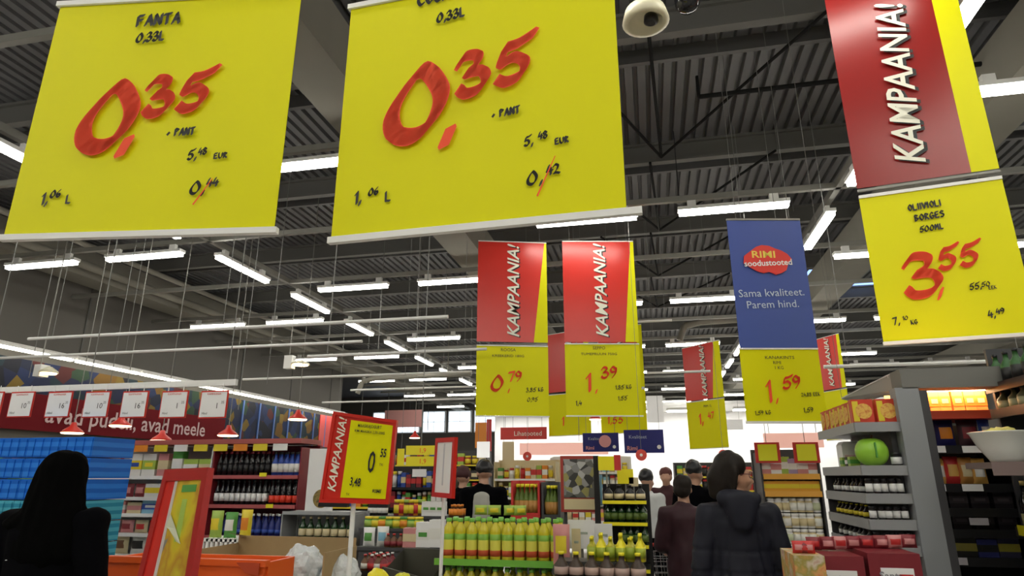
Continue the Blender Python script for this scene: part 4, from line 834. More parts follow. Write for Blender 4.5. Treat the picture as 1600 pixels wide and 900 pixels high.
# ------------------------------------------------------------------ far shelving blocks
FARN = 0
def far_block(pa, pb, ptop, Y, rows, pal_, label, where, n=12, fm_=DGREY, rm=WHP, hgt=None):
    xa, xb = at(pa, 745, Y).x, at(pb, 745, Y).x; top = xz((pa+pb)/2, ptop, Y)[1]
    lv = [top-.02-(i+1)*(top-.35)/rows for i in range(rows)]
    shelving('shelf_unit', label, xa, xb, Y, Y+.5, top, lv+[.15], fm_, rm, rail_h=.035)
    dz = (top-.35)/rows
    for i, z in enumerate(lv):
        if z < .55: continue
        for k in range(n):
            c1, c2 = rnd.choice(pal_), rnd.choice([cWHT, cYEL, cCRM, cRED]); wd = (xb-xa-.1)/n*.86; h_ = dz*rnd.choice((.62, .72, .8))
            pr = carton(round(wd, 2), .14, round(h_, 2), c1, c2) if rnd.random() < .55 else jar(round(h_, 2), round(wd/2, 3), c1, c2, rnd.choice([cWHT, cYEL, c1]), 8)
            place(pr, (xa+.05+(xb-xa-.1)*(k+.5)/n, Y+.05+(0.06 if pr[0][0] == 'jar' else 0), z), 0, '%s item on the %s shelf of the %s' % (ORD[k], ORD[i], where), 'grocery', 'goods on the %s' % where)
MIX = [cRED, cYEL, cWHT, cGRN, cBLU, cORG, cCRM, cBRN, cBLK, cLGN]; DARK = [cBLK, cBRN, cGRN, cMAR, cBLU, cWHT]
far_block(596, 702, 728, 9.2, 5, DARK, 'black shelf unit of small goods behind the yellow price cards', 'black unit behind the yellow price cards', 12, BLACK, BLACK)
far_block(470, 600, 706, 12.5, 5, MIX, 'shelf unit seen beside and behind the tilted campaign sign', 'unit behind the tilted campaign sign', 12, DGREY, cYEL)
far_block(772, 868, 718, 11.5, 5, MIX, 'shelf unit behind the shopper with the pale backpack', 'unit right of the pale backpack', 10, cCRM, WHP)
far_block(560, 760, 703, 18, 5, MIX, 'long distant shelf unit under the side windows', 'distant unit under the windows', 18, DGREY, cYEL)
far_block(860, 985, 712, 15, 5, [cWHT, cCRM, cPNK, cBRN, cLBL], 'distant pale shelf unit behind the picture board', 'distant pale unit behind the picture board', 12, WHT, WHP)
far_block(1055, 1200, 722, 17, 5, [cBLK, cYEL, cRED, cGRN, cWHT], 'distant shelf unit behind the shoppers in the aisle', 'distant unit behind the aisle shoppers', 14, DGREY, cYEL)
# pink lit and pale wall fittings at the far end
def flat(name, x0, y0, x1, y1, Y, m, label, cat='sign', th=.03, wires_=True):
    a = at(x0, y1, Y); b = at(x1, y0, Y); o = root(name, ((a.x+b.x)/2, Y, a.z), 0, label, cat); w2 = (b.x-a.x)/2; h = b.z-a.z
    MB().box(-w2, w2, 0, th, 0, h).build('board', m, o)
    if wires_:
        for s_ in (-.8, .8): MB().tube((s_*w2, th/2, h), (s_*w2, th/2, 6.76-a.z), .005, 4).build('wire', WIRE, o)
    return o, w2, h
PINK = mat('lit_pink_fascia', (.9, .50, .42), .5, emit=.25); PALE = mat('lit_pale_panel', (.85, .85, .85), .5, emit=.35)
o, w2, h = flat('fascia_sign', 782, 667, 854, 687, 14, RED, 'hanging red sign with pale lettering under the 0,79 banner'); text(o, 'Lihatooted', .1, h*.3, h*.55, mat('cream_white', (.8,.78,.66), .5), -.01)
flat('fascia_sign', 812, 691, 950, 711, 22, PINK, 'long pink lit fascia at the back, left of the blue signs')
flat('fascia_sign', 600, 640, 660, 668, 30, C3(.6,.3,.28), 'pinkish fascia panel beside the far side windows')
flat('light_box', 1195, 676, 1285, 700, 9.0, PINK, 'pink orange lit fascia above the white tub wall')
for i, (x0, y0, x1, y1) in enumerate(((911, 676, 966, 706), (976, 671, 1036, 708))):
    o, w2, h = flat('blue_sign', x0, y0, x1, y1, 12, NAVY, ('blue hanging sign with a pink round mark, left of two', 'blue hanging sign without round mark, right of two')[i])
    text(o, 'Kvaliteet', -w2*.3, h*.62, h*.22, C3(.4,.45,.6), -.006); text(o, 'Rimi', -w2*.6, h*.12, h*.26, C3(.7,.3,.35), -.006, bold=.02); wd_ = MB().lathe([(h*.09, 0), (h*.09, .01)], 12).build('white_dot', WHP, o); wd_.location = (w2*.75, -.008, h*.25); wd_.rotation_euler = (math.pi/2, 0, 0)
    if i == 0:
        q = MB().lathe([(h*.33, 0), (h*.33, .012)], 16).build('round_mark', C3(.75,.35,.38), o); q.location = (w2*.25, -.004, h*.55); q.rotation_euler = (math.pi/2, 0, 0)
for i, (px, py, Yl) in enumerate(((1002, 711, 9), (1130, 710, 11), (824, 713, 11))):
    p = at(px, py, Yl); o = root('round_price_sign', p, 0, ('red round price sign between blue sign and white jacket', 'red round sign above the dark haired woman in the navy jacket', 'small square red sign under the red hanging sign')[i], 'sign')
    d = MB().lathe([(.075, 0), (.075, .015)], 20).build('disc', mat('bright_red', (.8, .08, .06), .4), o); d.rotation_euler = (math.pi/2, 0, 0); t = MB().lathe([(.02, 0), (.02, .003)], 10).build('mark', WHP, o); t.rotation_euler = (math.pi/2, 0, 0); t.location = (0, -.016, 0)
    MB().tube((0, .01, 0), (0, .01, 6.76-p.z), .004, 4).build('wire', WIRE, o)
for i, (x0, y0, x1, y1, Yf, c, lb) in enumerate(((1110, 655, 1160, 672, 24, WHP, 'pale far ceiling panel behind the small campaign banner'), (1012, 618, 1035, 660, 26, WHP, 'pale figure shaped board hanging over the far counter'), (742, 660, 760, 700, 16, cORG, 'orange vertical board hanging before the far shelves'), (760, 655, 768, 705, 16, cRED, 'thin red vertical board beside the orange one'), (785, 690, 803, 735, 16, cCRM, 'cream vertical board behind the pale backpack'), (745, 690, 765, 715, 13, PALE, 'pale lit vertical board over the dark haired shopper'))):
    flat('hanging_board', x0, y0, x1, y1, Yf, c, lb, 'board')
# red pendant lamps
for i, (px, py, Yl) in enumerate(((465, 655, 9.5), (356, 680, 8.8), (252, 688, 8.6), (188, 665, 8.2), (113, 676, 8.0), (648, 684, 14), (930, 655, 13))):
    p = at(px, py, Yl); o = root('pendant_lamp', p, 0, 'red pendant lamp with glowing rim over the drinks shelves, ' + ('beside the tilted campaign sign', 'right of the price boards', 'fourth from the side wall', 'third from the side wall', 'second nearest the side wall', 'smaller and further off', 'furthest, below the banners')[i], 'lamp', 'red pendant lamps')
    sc_ = 1 if i < 5 else .8
    MB().lathe([(.15*sc_, 0), (.13*sc_, .03), (.05*sc_, .09), (.03*sc_, .15)], 18).build('shade', RED, o); MB().lathe([(.135*sc_, -.018), (.15*sc_, -.004), (.148*sc_, .0)], 18).build('glowing_rim', LAMP, o); MB().tube((0, 0, .15), (0, 0, 6.76-p.z), .006, 6).build('stem', STEEL, o)
# projector like lamps near the left wall
for i, (px, py, Yl) in enumerate(((462, 570, 13), (70, 583, 8.5))):
    p = at(px, py, Yl); o = root('flood_lamp', p, 0, ('white box lamp with glowing oval reflector high beside the row of lights', 'white box lamp with glowing ring above the price boards')[i], 'lamp')
    s_ = 1.0 if i == 0 else .65
    MB().box(-.28*s_, -.08*s_, -.05, .12, -.08*s_, .22*s_).build('housing', WHT, o)
    q = MB().lathe([(.05*s_, .10), (.2*s_, .03), (.21*s_, 0)], 20, (.12*s_, 0, 0)).build('reflector', mat('cream_enamel', (.72, .68, .50), .35), o); MB().lathe([(.17*s_, -.02), (.18*s_, 0)], 20, (.12*s_, 0, 0)).build('lamp_face', LAMP, o)
    MB().tube((-.18*s_, 0, .2*s_), (-.18*s_, 0, 6.76-p.z), .01, 6).build('stem', STEEL, o)
# ------------------------------------------------------------------ right: grey gondola with sauces, header and end shelves
Yg = 3.85
gx0, gx1 = at(1350, 745, Yg).x, at(1412, 745, Yg).x; gy1 = Yg*(at(1350, 745, 1).x/at(1290, 745, 1).x)
def zg(py): return xz(1400, py, Yg)[1]
g = root('grey_gondola', (gx0, Yg, 0), 0, 'grey gondola of dark sauces with wrapped end shelves and green apple', 'shelf')
GL2 = mat('light_grey_metal', (.30, .31, .32), .4)
W = gx1-gx0+.02; D = gy1-Yg
pw = .155
MB().box(W, W+pw*.75, -.03, .06, 0, zg(607)).build('front_post', mat('grey_post', (.27, .285, .30), .45), g)
MB().box(W+pw*.75, W+pw, -.03, .05, 0, zg(612)).build('post_edge', DGREY, g)
levels = [660, 728, 772, 813, 853]; zL = [zg(v) for v in levels]
for z in zL + [.75, .45, .15]:
    MB().prism([(0, z-.045), (W, z-.045), (W, z-.004), (0, z-.004)], 0, D).build('shelf_board', GL2, g)
    MB().box(-.01, W, -.012, 0, z-.048, z+.003).build('price_rail', GL2, g); MB().box(-.012, 0, 0, D, z-.048, z+.003).build('price_rail', GL2, g)
MB().box(W-.03, W, .06, D, 0, zg(640)).build('back_panel', DGREY, g); MB().box(0, W, D, D+.02, 0, zL[1]).build('end_panel', DGREY, g)
SAU = mat('sauce_dark', (.015, .008, .01), .15)
tier = {1: 'on the top sauce shelf', 2: 'on the middle sauce shelf', 3: 'on the low sauce shelf', 4: 'on the bottom sauce shelf'}
for lv in (2, 3, 4):
    z = zL[lv]; hh = (zL[lv-1]-.05-z)*.86
    lab = WHP if lv != 4 else WHP
    row(jar(round(hh, 3), .0185, SAU, BLACK, lab), (gx0+.03, Yg+.035, z), (gx0+W-.035, Yg+.035, z), 5, 'black sauce jar with white label %s, {} from the corner' % tier[lv-1], 'jar', 'black sauce jars %s' % tier[lv-1], back=1)
    row([bottle(round(hh, 3), .022, SAU, (BLACK, YPL)[lv % 2], (WHP, cYEL)[lv % 2]) if lv < 4 else bottle(round(hh*1.1, 3), .02, cBLK, BLACK, WHP)], (gx0+.035, Yg+.16, z), (gx0+.035, Yg+D-.1, z), 7, 'thin sauce bottle %s along the aisle side, {} from the corner' % tier[lv-1], 'bottle', 'thin sauce bottles %s' % tier[lv-1], rz=0)
# goods under the second shelf row
z = zL[1]
ap = MB(); prof = [(.004, .0)] + [(.062*math.sin(t)**.75*(1 if t < 1.6 else 1.0), .052-.052*math.cos(t)) for t in [i*math.pi/12 for i in range(1, 12)]] + [(.006, .092)]
ap.lathe(prof, 20); apo = ap.build('green_apple_box', mat('apple_green', (.30, .60, .05), .3)); pp = at(1369, 723, Yg+.03); apo.location = (pp.x, Yg+.075, z); apo.scale = (1.35, 1.2, 1.45); tag(apo, 'big bright green apple shaped container on the grey shelf', 'container')
MB().tube((0, 0, .09), (.01, 0, .115), .004, 6).build('stem', cBRN, apo); MB().box(-.003, .003, -.066, -.058, .03, .085).build('seam', cGRN, apo)
place(jar(.07, .028, BLACK, BLACK, WHP), (at(1406, 723, Yg).x, Yg+.04, z), 0, 'small black jar with white label beside the green apple container', 'jar')
o = root('rounded_box', (gx0+.112, Yg+.42, z), 0, 'white rounded box with pink print on the grey shelf', 'box'); MB().prism([(-.09, .0), (.085, 0), (.085, .13), (.07, .15), (-.075, .15), (-.09, .13)], 0, .12).build('shell', WHP, o); MB().box(-.08, .08, -.004, 0, .03, .07).build('print', C3(.7,.45,.5), o)
row([carton(.05,.05,.055,cLGN,cGRN), carton(.05,.05,.055,cBLK,WHP), carton(.06,.05,.055,cLGN,cGRN)], (gx0+.03, Yg+.22, z), (gx0+.03, Yg+.36, z), 3, 'small green or black box before the white rounded box, {} along', 'box', 'small boxes before the rounded box')
# red round picture boxes on top
z = zL[0]; PB1 = mat('bright_pizza_red', (.60, .05, .02), .4)
def pizza_box():
    m = MB().box(-.055, .055, 0, .05, 0, .13, 0); me = m.mesh('pizza_box', [PB1]); d = MB().tube((.005, -.003, .065), (.005, .0, .065), .042, 18).mesh('round_print', [blotch('pizza_print', [(.7,.35,.06),(.8,.5,.1),(.6,.12,.03)], 40)])
    st = MB().box(-.05, -.02, -.002, 0, .01, .12).mesh('side_print', [cYEL]); return [('pizza_box', me), ('round_print', d), ('side_print', st)]
PZ = pizza_box()
for k in range(2): place(PZ, (gx0+.05+.125*k-.0, Yg+.02, z), 0, ('red box with round golden picture at the corner on top of the grey gondola', 'red box with round golden picture next to the grey post')[k], 'box', 'red boxes on the gondola top')
row(PZ, (gx0+.02, Yg+.12, z), (gx0+.02, Yg+D-.06, z), 7, 'red box along the aisle side of the gondola top, {} from the corner', 'box', 'red boxes along the gondola top', rz=-math.pi/2)
# header slab and slanted net roof
p0, p1 = at(1405, 609, Yg+.02), at(1562, 609, Yg+.02)
hd = MB().box(p0.x, p1.x, Yg-.03, Yg+.12, p0.z, xz(1405, 578, Yg)[1]).build('header_slab', mat('header_grey', (.17, .168, .155), .6)); tag(hd, 'grey header slab across the top of the shelves beside the post', 'header')
nr_ = root('net_canopy', (0, 0, 0), 0, 'pale slanted net canopy behind the grey post', 'canopy')
A, B, Cc, Dd = at(1315, 622, 5.4), at(1400, 580, 4.2), at(1408, 608, 4.2), at(1345, 628, 5.4)
m = MB()
for k in range(9): m.tube(A.lerp(B, k/8), Dd.lerp(Cc, k/8), .004, 4)
for k in range(5): m.tube(A.lerp(Dd, k/4), B.lerp(Cc, k/4), .004, 4)
m.build('net', WHP, nr_); MB().add([A, B, Cc, Dd, A+Vector((0,0,-.01)), B+Vector((0,0,-.01)), Cc+Vector((0,0,-.01)), Dd+Vector((0,0,-.01))], [(0,1,2,3),(7,6,5,4),(0,4,5,1),(1,5,6,2),(2,6,7,3),(3,7,4,0)]).build('panel', mat('pale_panel', (.36,.36,.34), .6), nr_)
MB().tube(A, (A.x, A.y, 6.76), .002, 4).build('wire', WIRE, nr_)
# shelves right of the post
Yr = 4.05
rx0, rx1 = at(1436, 745, Yr).x, at(1562, 745, Yr).x+.12
def zr(py): return xz(1500, py, Yr)[1]
lv = [646, 697, 757, 795, 828, 872]; zR = [zr(v) for v in lv]
sr = shelving('shelf_unit', 'dark shelf unit under the grey header slab, lit orange goods on top', rx0, rx1, Yr, Yr+.5, zR[0]-.035, zR[1:]+[.8, .5, .2], BLACK, BLACK, post=.03)
tr_ = root('lit_tray', ((rx0+at(1562, 650, Yr).x)/2, Yr-.02, zR[0]-.03), 0, 'red and orange backlit tray of juice packs under the header slab', 'tray'); tw = (at(1562, 650, Yr).x-rx0)/2
MB().box(-tw, tw, 0, .35, 0, .03).build('tray_base', cRED, tr_); MB().box(-tw, tw, -.006, 0, .0, .045).build('red_edge', mat('red_lit_edge', (.65,.08,.04), .4), tr_)
MB().box(-tw, tw, .33, .35, .03, zr(603)-zR[0]+.02).build('glowing_back', mat('orange_glow', (1.0, .50, .14), .5, emit=2.2), tr_)
MB().box(-tw+.02, tw-.02, .02, .06, zr(603)-zR[0]+.005, zr(603)-zR[0]+.02).build('lamp_strip', mat('tray_lamp', (1, .75, .45), .4, emit=18), tr_)
row(carton(.055,.05,.145,C3(.85,.42,.10),C3(.85,.30,.04),C3(.8,.6,.3), 'juice_pack'), (rx0+.05, Yr+.06, zR[0]+.002), (rx0+2*tw-.05, Yr+.06, zR[0]+.002), 7, 'orange juice pack in the backlit tray, {} from the post', 'pack', 'orange packs in the backlit tray')
z = zR[1]
for k, (px, c1, c2, w_) in enumerate(((1456, cCRM, cPNK, .08), (1488, C3(.02,.02,.12), cORG, .10), (1526, C3(.05,.02,.03), cMAR, .11), (1553, cBLU, cWHT, .06))):
    place(bag(w_, .06, .15, c1, c2, 'coffee_pack', 100+k), (at(px, 690, Yr).x, Yr+.05, z), 0, ('cream coffee pack beside the grey post', 'dark blue pack with orange print under the backlit tray', 'dark red pack under the backlit tray', 'blue and white pack at the end under the backlit tray')[k], 'pack')
for k, (px, w_) in enumerate(((1462, .10), (1520, .10))): 
    for s, pz in ((0, 702), (1, 762)):
        p = at(px, pz, Yr-.02); o = MB().box(-w_/2, w_/2, 0, .004, -.018, .018).build('shelf_label', WHP); o.location = (p.x, Yr-.02, p.z); tag(o, '%s white shelf label on the %s black shelf edge beside the post' % (ORD[k], ('upper', 'lower')[s]), 'shelf label', 'white shelf labels')
for k, (px, py) in enumerate(((1472, 817), (1530, 815), (1497, 877))):
    p = at(px, py, Yr-.02); o = MB().box(-.045, .045, 0, .004, -.018, .018).build('shelf_label', C3(.5,.48,.52)); o.location = (p.x, Yr-.02, p.z); tag(o, 'grey shelf label on the dark lower shelf edges, %s' % ('nearer the post', 'further from the post', 'lowest of them')[k], 'shelf label', 'grey shelf labels')
z = zR[2]
row([bag(.075,.05,.145,C3(.55,.25,.06),cCRM,'sweet_bag',110), bag(.075,.05,.14,C3(.7,.4,.1),cWHT,'sweet_bag',111), bag(.08,.05,.15,cRED,C3(.7,.4,.1),'sweet_bag',112)], (rx0+.07, Yr+.05, z), (at(1542, 750, Yr).x, Yr+.05, z), 5, 'golden and red sweet bag level with the white bowl, {} from the post', 'bag', 'golden sweet bags')
for q in (3, 4): row(carton(.09,.1,.09,C3(.02,.015,.02),C3(.06,.05,.06),C3(.12,.1,.12)), (rx0+.08, Yr+.06, zR[q]), (rx1-.1, Yr+.06, zR[q]), 4, 'nearly black carton on the %s dark shelf, {} from the post' % ('upper', 'lower')[q-3], 'carton', 'black cartons on the dark shelves')
row([carton(.10,.1,.10,C3(.05,.05,.1),C3(.4,.35,.05)), carton(.10,.1,.10,cBLK,C3(.35,.3,.06)), carton(.10,.1,.09,C3(.05,.06,.25),cBLK)], (rx0+.09, Yr+.06, zR[5]), (rx1-.12, Yr+.06, zR[5]), 4, 'dark carton with yellowish band on the lowest visible shelf, {} from the post', 'carton', 'yellow banded cartons')
# far right: bottle shelving along the aisle
bx0 = at(1560, 745, 4.0).x
sb = root('bottle_shelving', (bx0+.02, 2.6, 0), 0, 'dark shelving of black bottles at the right edge', 'shelf')
zb_ = [xz(1580, py, 3.5)[1] for py in (604, 640, 812, 880)]
zb_ = [2.10, 1.965, 1.37, 1.12, .8, .5, .2]
for z in zb_:
    MB().box(0, .45, 0, 1.36, z-.03, z-.004).build('shelf_board', DGREY, sb); MB().box(-.012, 0, 0, 1.36, z-.045, z+.003).build('price_rail', C3(.035,.03,.028), sb)
for y_ in (0, 1.34): MB().box(.02, .45, y_, y_+.02, 0, 2.3).build('side_panel', DGREY, sb)
MB().box(.43, .45, 0, 1.36, 0, 2.3).build('back_panel', BLACK, sb)
for lv_, (z, hh, body, lab, nm) in enumerate(((2.10, .16, C3(.03,.12,.03), cBLK, 'green'), (1.965, .10, C3(.10,.09,.04), C3(.40,.38,.22), 'olive'), (1.37, .23, DGLASS, C3(.55,.50,.25), 'black cream labelled'), (1.12, .2, DGLASS, C3(.55,.50,.25), 'black short'))):
    row(bottle(hh, .032, body, BLACK if lv_ != 2 else C3(.4,.3,.1), lab, lo=.04, hi=.3 if lv_ > 1 else .46), (bx0+.06, 3.9, z), (bx0+.06, 2.9, z), 11, '%s bottle, %s shelf at the right edge, {} from the far end' % (nm, ('top', 'second', 'third', 'fourth')[lv_]), 'bottle', '%s bottles at the right edge' % nm)
p = at(1546, 828, 3.9); o = MB().box(0, .004, -.04, .04, -.025, .025).build('yellow_tag', YPL); o.location = (bx0-.0, 3.88, p.z); tag(o, 'yellow price tag on the right edge bottle shelving', 'price tag')
# white bowl on a bracket shelf
p = at(1577, 722, 3.45)
o = root('shelf_bracket', (p.x, 3.45, p.z-.03), 0, 'brown grey ledge under the big white bowl', 'ledge'); MB().box(-.13, .2, -.12, .13, 0, .028).build('board', C3(.16,.11,.10), o); MB().box(-.13, .2, -.125, -.12, -.03, .03).build('edge', C3(.22,.16,.15), o); MB().box(.1, .2, -.1, .12, -p.z+.03, 0).build('leg', DGREY, o)
bw_ = MB().lathe([(.07, 0), (.075, .012), (.11, .07), (.135, .13), (.142, .135), (.135, .137), (.105, .075), (.06, .02)], 28).build('white_bowl', mat('white_china', (.72, .74, .70), .25)); bw_.location = (p.x+.0, 3.45, p.z); tag(bw_, 'big white bowl on the ledge at the right edge', 'bowl')
crumple('sweet_heap', (p.x+.0, 3.46, p.z+.115), .075, .08, .04, C3(.6,.55,.15), 4.4, 'yellowish heap of wrapped sweets in the white bowl', 'sweets')
# dark red cartons at the bottom
Y = 3.35
for k, (a_, b_2, yt) in enumerate(((1266, 1350, 868), (1353, 1438, 864))):
    pa, pb = at(a_, yt, Y), at(b_2, yt, Y); w2 = (pb.x-pa.x)/2
    o = root('dark_red_carton', ((pa.x+pb.x)/2, Y, .82), 0, ('dark red carton with white label, the one nearer the navy jacket', 'dark red carton with white label against the grey gondola')[k], 'carton', 'dark red cartons'); h = pa.z-.82
    MB().box(-w2+.004, w2-.004, 0, .36, 0, h).build('shell', mat('carton_dark_red', (.19, .012, .02), .45), o); MB().box(-w2*.55, w2*.65, -.004, 0, h-.125, h-.06).build('label', WHP, o); text(o, 'Santa', -w2*.2, h-.107, .045, C3(.25,.25,.28), -.006, bold=.02); MB().box(w2*.1, w2*.6, -.006, -.004, h-.105, h-.085).build('red_print', cRED, o)
st = root('carton_stand', (at(1352, 870, Y).x, Y, 0), 0, 'low dark stand under the dark red cartons', 'stand'); MB().box(-.30, .30, .01, .40, .0, .818).build('body', cBLK, st)
tp = [bag(.07,.05,.06,(cMAR, cMAR, cPNK)[k % 3],(cRED, cPNK)[k % 2],'soup_sachet',120+k) for k in range(4)]
row(tp, (at(1275, 860, Y+.2).x, Y+.2, at(1275, 868, Y).z+.002), (at(1425, 860, Y+.2).x, Y+.2, at(1400, 864, Y).z+.002), 8, 'reddish soup sachet on top of the dark red cartons, {} from the aisle', 'sachet', 'sachets on the dark red cartons')
# food picture bin and yellow striped edge
Y = 3.0; pa, pb = at(1240, 868, Y), at(1288, 868, Y)
o = root('picture_bin', ((pa.x+pb.x)/2, Y, 0), 0, 'bin printed with a food picture beside the dark red cartons', 'bin'); w2 = (pb.x-pa.x)/2
MB().box(-w2, w2, 0, .3, 0, pa.z).build('shell', blotch('food_print', [(.45,.05,.03),(.6,.3,.1),(.3,.25,.05),(.55,.45,.35),(.3,.03,.02)], 13), o)
row([bag(.05,.03,.05,cRED,cPNK,'soup_sachet',130), bag(.05,.03,.045,cMAR,cRED,'soup_sachet',131)], (pa.x+.04, Y+.08, pa.z), (pb.x-.04, Y+.08, pa.z), 3, 'sachet standing in the food picture bin, {} from the aisle', 'sachet', 'sachets in the picture bin')
pa = at(1229, 876, 4.35); o = MB().box(-.04, .04, 0, .2, 0, pa.z).build('striped_stand', striped('yellow_stripes', (.75,.6,.02), (.55,.15,.02), 9, 'DIAGONAL', .4, .5)); o.location = (pa.x, 4.4, 0); tag(o, 'narrow yellow striped stand behind the navy jacket', 'stand')
# ---- wall of white tubs
Y = 7.0; xa, xb = at(1197, 800, Y).x, at(1290, 800, Y).x
zt0 = xz(1240, 768, Y)[1]
shelving('shelf_unit', 'unit of stacked white tubs along the aisle behind the navy jacket', xa, xb, Y, Y+.5, zt0+.42, [zt0, zt0+.165, .12], DGREY, mat('orange_rail', (.7,.35,.05), .5), rail_h=.05)
for lv_ in range(9):
    z = .12 + lv_*(zt0-.05-.12)/9
    for i in range(7):
        place(jar(.135, .038, cCRM if (lv_+i//3) % 2 else WHP, WHP, (cCRM, cWHT, C3(.55,.60,.40), cWHT)[(lv_+i//3) % 4], 10, 'tub'), (xa+.06+(xb-xa-.12)*i/6, Y+.07, z), 0, 'white tub, %s layer from the floor, %s from the aisle' % (ORD[lv_], ORD[i]), 'tub', 'stacked white tubs')
row(carton(.10,.1,.10,C3(.75,.35,.03),cYEL), (xa+.06, Y+.04, zt0), (xb-.06, Y+.04, zt0), 6, 'orange carton above the white tubs, {} from the aisle', 'carton', 'orange cartons above the tubs')
row([carton(.10,.1,.16,cPNK,cWHT), carton(.10,.1,.14,WHP,cPNK), carton(.10,.1,.17,cLGN,WHP), carton(.1,.1,.15,C3(.4,.3,.5),WHP)], (xa+.06, Y+.04, zt0+.165), (xb-.06, Y+.04, zt0+.165), 6, 'pink or white carton on the top shelf above the tubs, {} from the aisle', 'carton', 'cartons on top of the tub unit')
for i, (px, py) in enumerate(((1201, 720), (1262, 720))):
    p = at(px, py, Y-.05); o = root('price_card', p, 0, ('yellow price card above the tubs, nearer the aisle', 'yellow price card above the tubs, nearer the grey gondola')[i], 'price card', 'yellow price cards above the tubs'); MB().box(-.09, .09, 0, .01, 0, .16).build('card', mat('olive_yellow', (.72,.70,.02), .45), o); MB().box(-.12, .12, .01, .02, -.02, .18).build('red_frame', cRED, o); MB().tube((0, .03, .15), (0, .03, 6.76-p.z), .004, 4).build('wire', WIRE, o)

# ------------------------------------------------------------------ shopping trolley
def trolley(x, y, rz, label):
    r = root('shopping_trolley', (x, y, 0), rz, label, 'trolley'); CH = mat('chrome_wire', (.55, .56, .58), .25, .8); b = MB()
    def pt(u, v, s): w_ = .21+.06*s; return (u*w_, -.40-.06*s+(.80+.12*s)*v, .50+.45*s)
    for s in [i/7 for i in range(8)]: b.path([pt(-1,0,s), pt(1,0,s), pt(1,1,s*.8), pt(-1,1,s*.8), pt(-1,0,s)], .004, 4)
    for u in [-1+.25*i for i in range(9)]: b.tube(pt(u,0,0), pt(u,0,1), .003, 4); b.tube(pt(u,1,0), pt(u,1,.8), .003, 4); b.tube(pt(u,0,0), pt(u,1,0), .003, 4)
    for v in [.1*i for i in range(1, 10)]:
        for u in (-1, 1): b.tube(pt(u,v,0), pt(u,v,.9), .003, 4)
    b.build('wire_basket', CH, r)
    for s_ in (-1, 1): MB().path([(s_*.25, -.48, 1.0), (s_*.24, -.42, .9), (s_*.22, -.38, .35), (s_*.24, -.42, .13), (s_*.18, .40, .13)], .012, 8).build('side_tube', CH, r)
    MB().tube((-.27, -.50, 1.01), (.27, -.50, 1.01), .016, 10).build('handle', RED, r); MB().box(-.2, .2, -.40, .38, .14, .15).build('lower_rack', CH, r)
    for sx in (-1, 1):
        for yy in (-.40, .38):
            w_ = MB().tube((sx*.2-.012, yy, .06), (sx*.2+.012, yy, .06), .06, 14).build('wheel', BLACK, r)
    return r
trolley(at(1041, 745, 6.85).x, 7.0, .1, 'grey wire shopping trolley in the aisle beside the maroon coat')

# ------------------------------------------------------------------ people
def blobs(name, parts, vox, m, parent=None, sm=6, post=None, dec=None):
    bm = bmesh.new()
    for pr in parts:
        b2 = bmesh.new()
        for (c, r) in pr:
            r = (r, r, r) if not isinstance(r, tuple) else r
            bmesh.ops.create_uvsphere(b2, u_segments=14, v_segments=9, radius=1, matrix=Matrix.Translation(c) @ Matrix.Diagonal((*r, 1)))
        if len(pr) > 1:
            res = bmesh.ops.convex_hull(b2, input=b2.verts); gi = [e for e in res['geom_interior'] if isinstance(e, bmesh.types.BMVert)]
            bmesh.ops.delete(b2, geom=list(set(gi)), context='VERTS')
            loose = [v for v in b2.verts if not v.link_faces]; bmesh.ops.delete(b2, geom=loose, context='VERTS')
            hull = set(e for e in res['geom'] if isinstance(e, bmesh.types.BMFace)); bmesh.ops.delete(b2, geom=[f for f in b2.faces if f not in hull], context='FACES_ONLY')
        bmesh.ops.recalc_face_normals(b2, faces=b2.faces)
        t = bpy.data.meshes.new('t'); b2.to_mesh(t); b2.free(); bm.from_mesh(t); bpy.data.meshes.remove(t)
    me = bpy.data.meshes.new('t'); bm.to_mesh(me); bm.free(); o = bpy.data.objects.new('t', me); COL.objects.link(o)
    md = o.modifiers.new('r', 'REMESH'); md.mode = 'VOXEL'; md.voxel_size = vox; s_ = o.modifiers.new('s', 'SMOOTH'); s_.iterations = sm; s_.factor = .5
    dg = bpy.context.evaluated_depsgraph_get(); dg.update(); res = bpy.data.meshes.new_from_object(o.evaluated_get(dg)); bpy.data.objects.remove(o); bpy.data.meshes.remove(me)
    if post:
        nrm = [v.normal.copy() for v in res.vertices]
        for v, n_ in zip(res.vertices, nrm): post(v, n_)
        res.update()
    res.name = name; res.materials.clear(); res.materials.append(m); smooth_me(res)
    return put(name, res, parent)
V = Vector
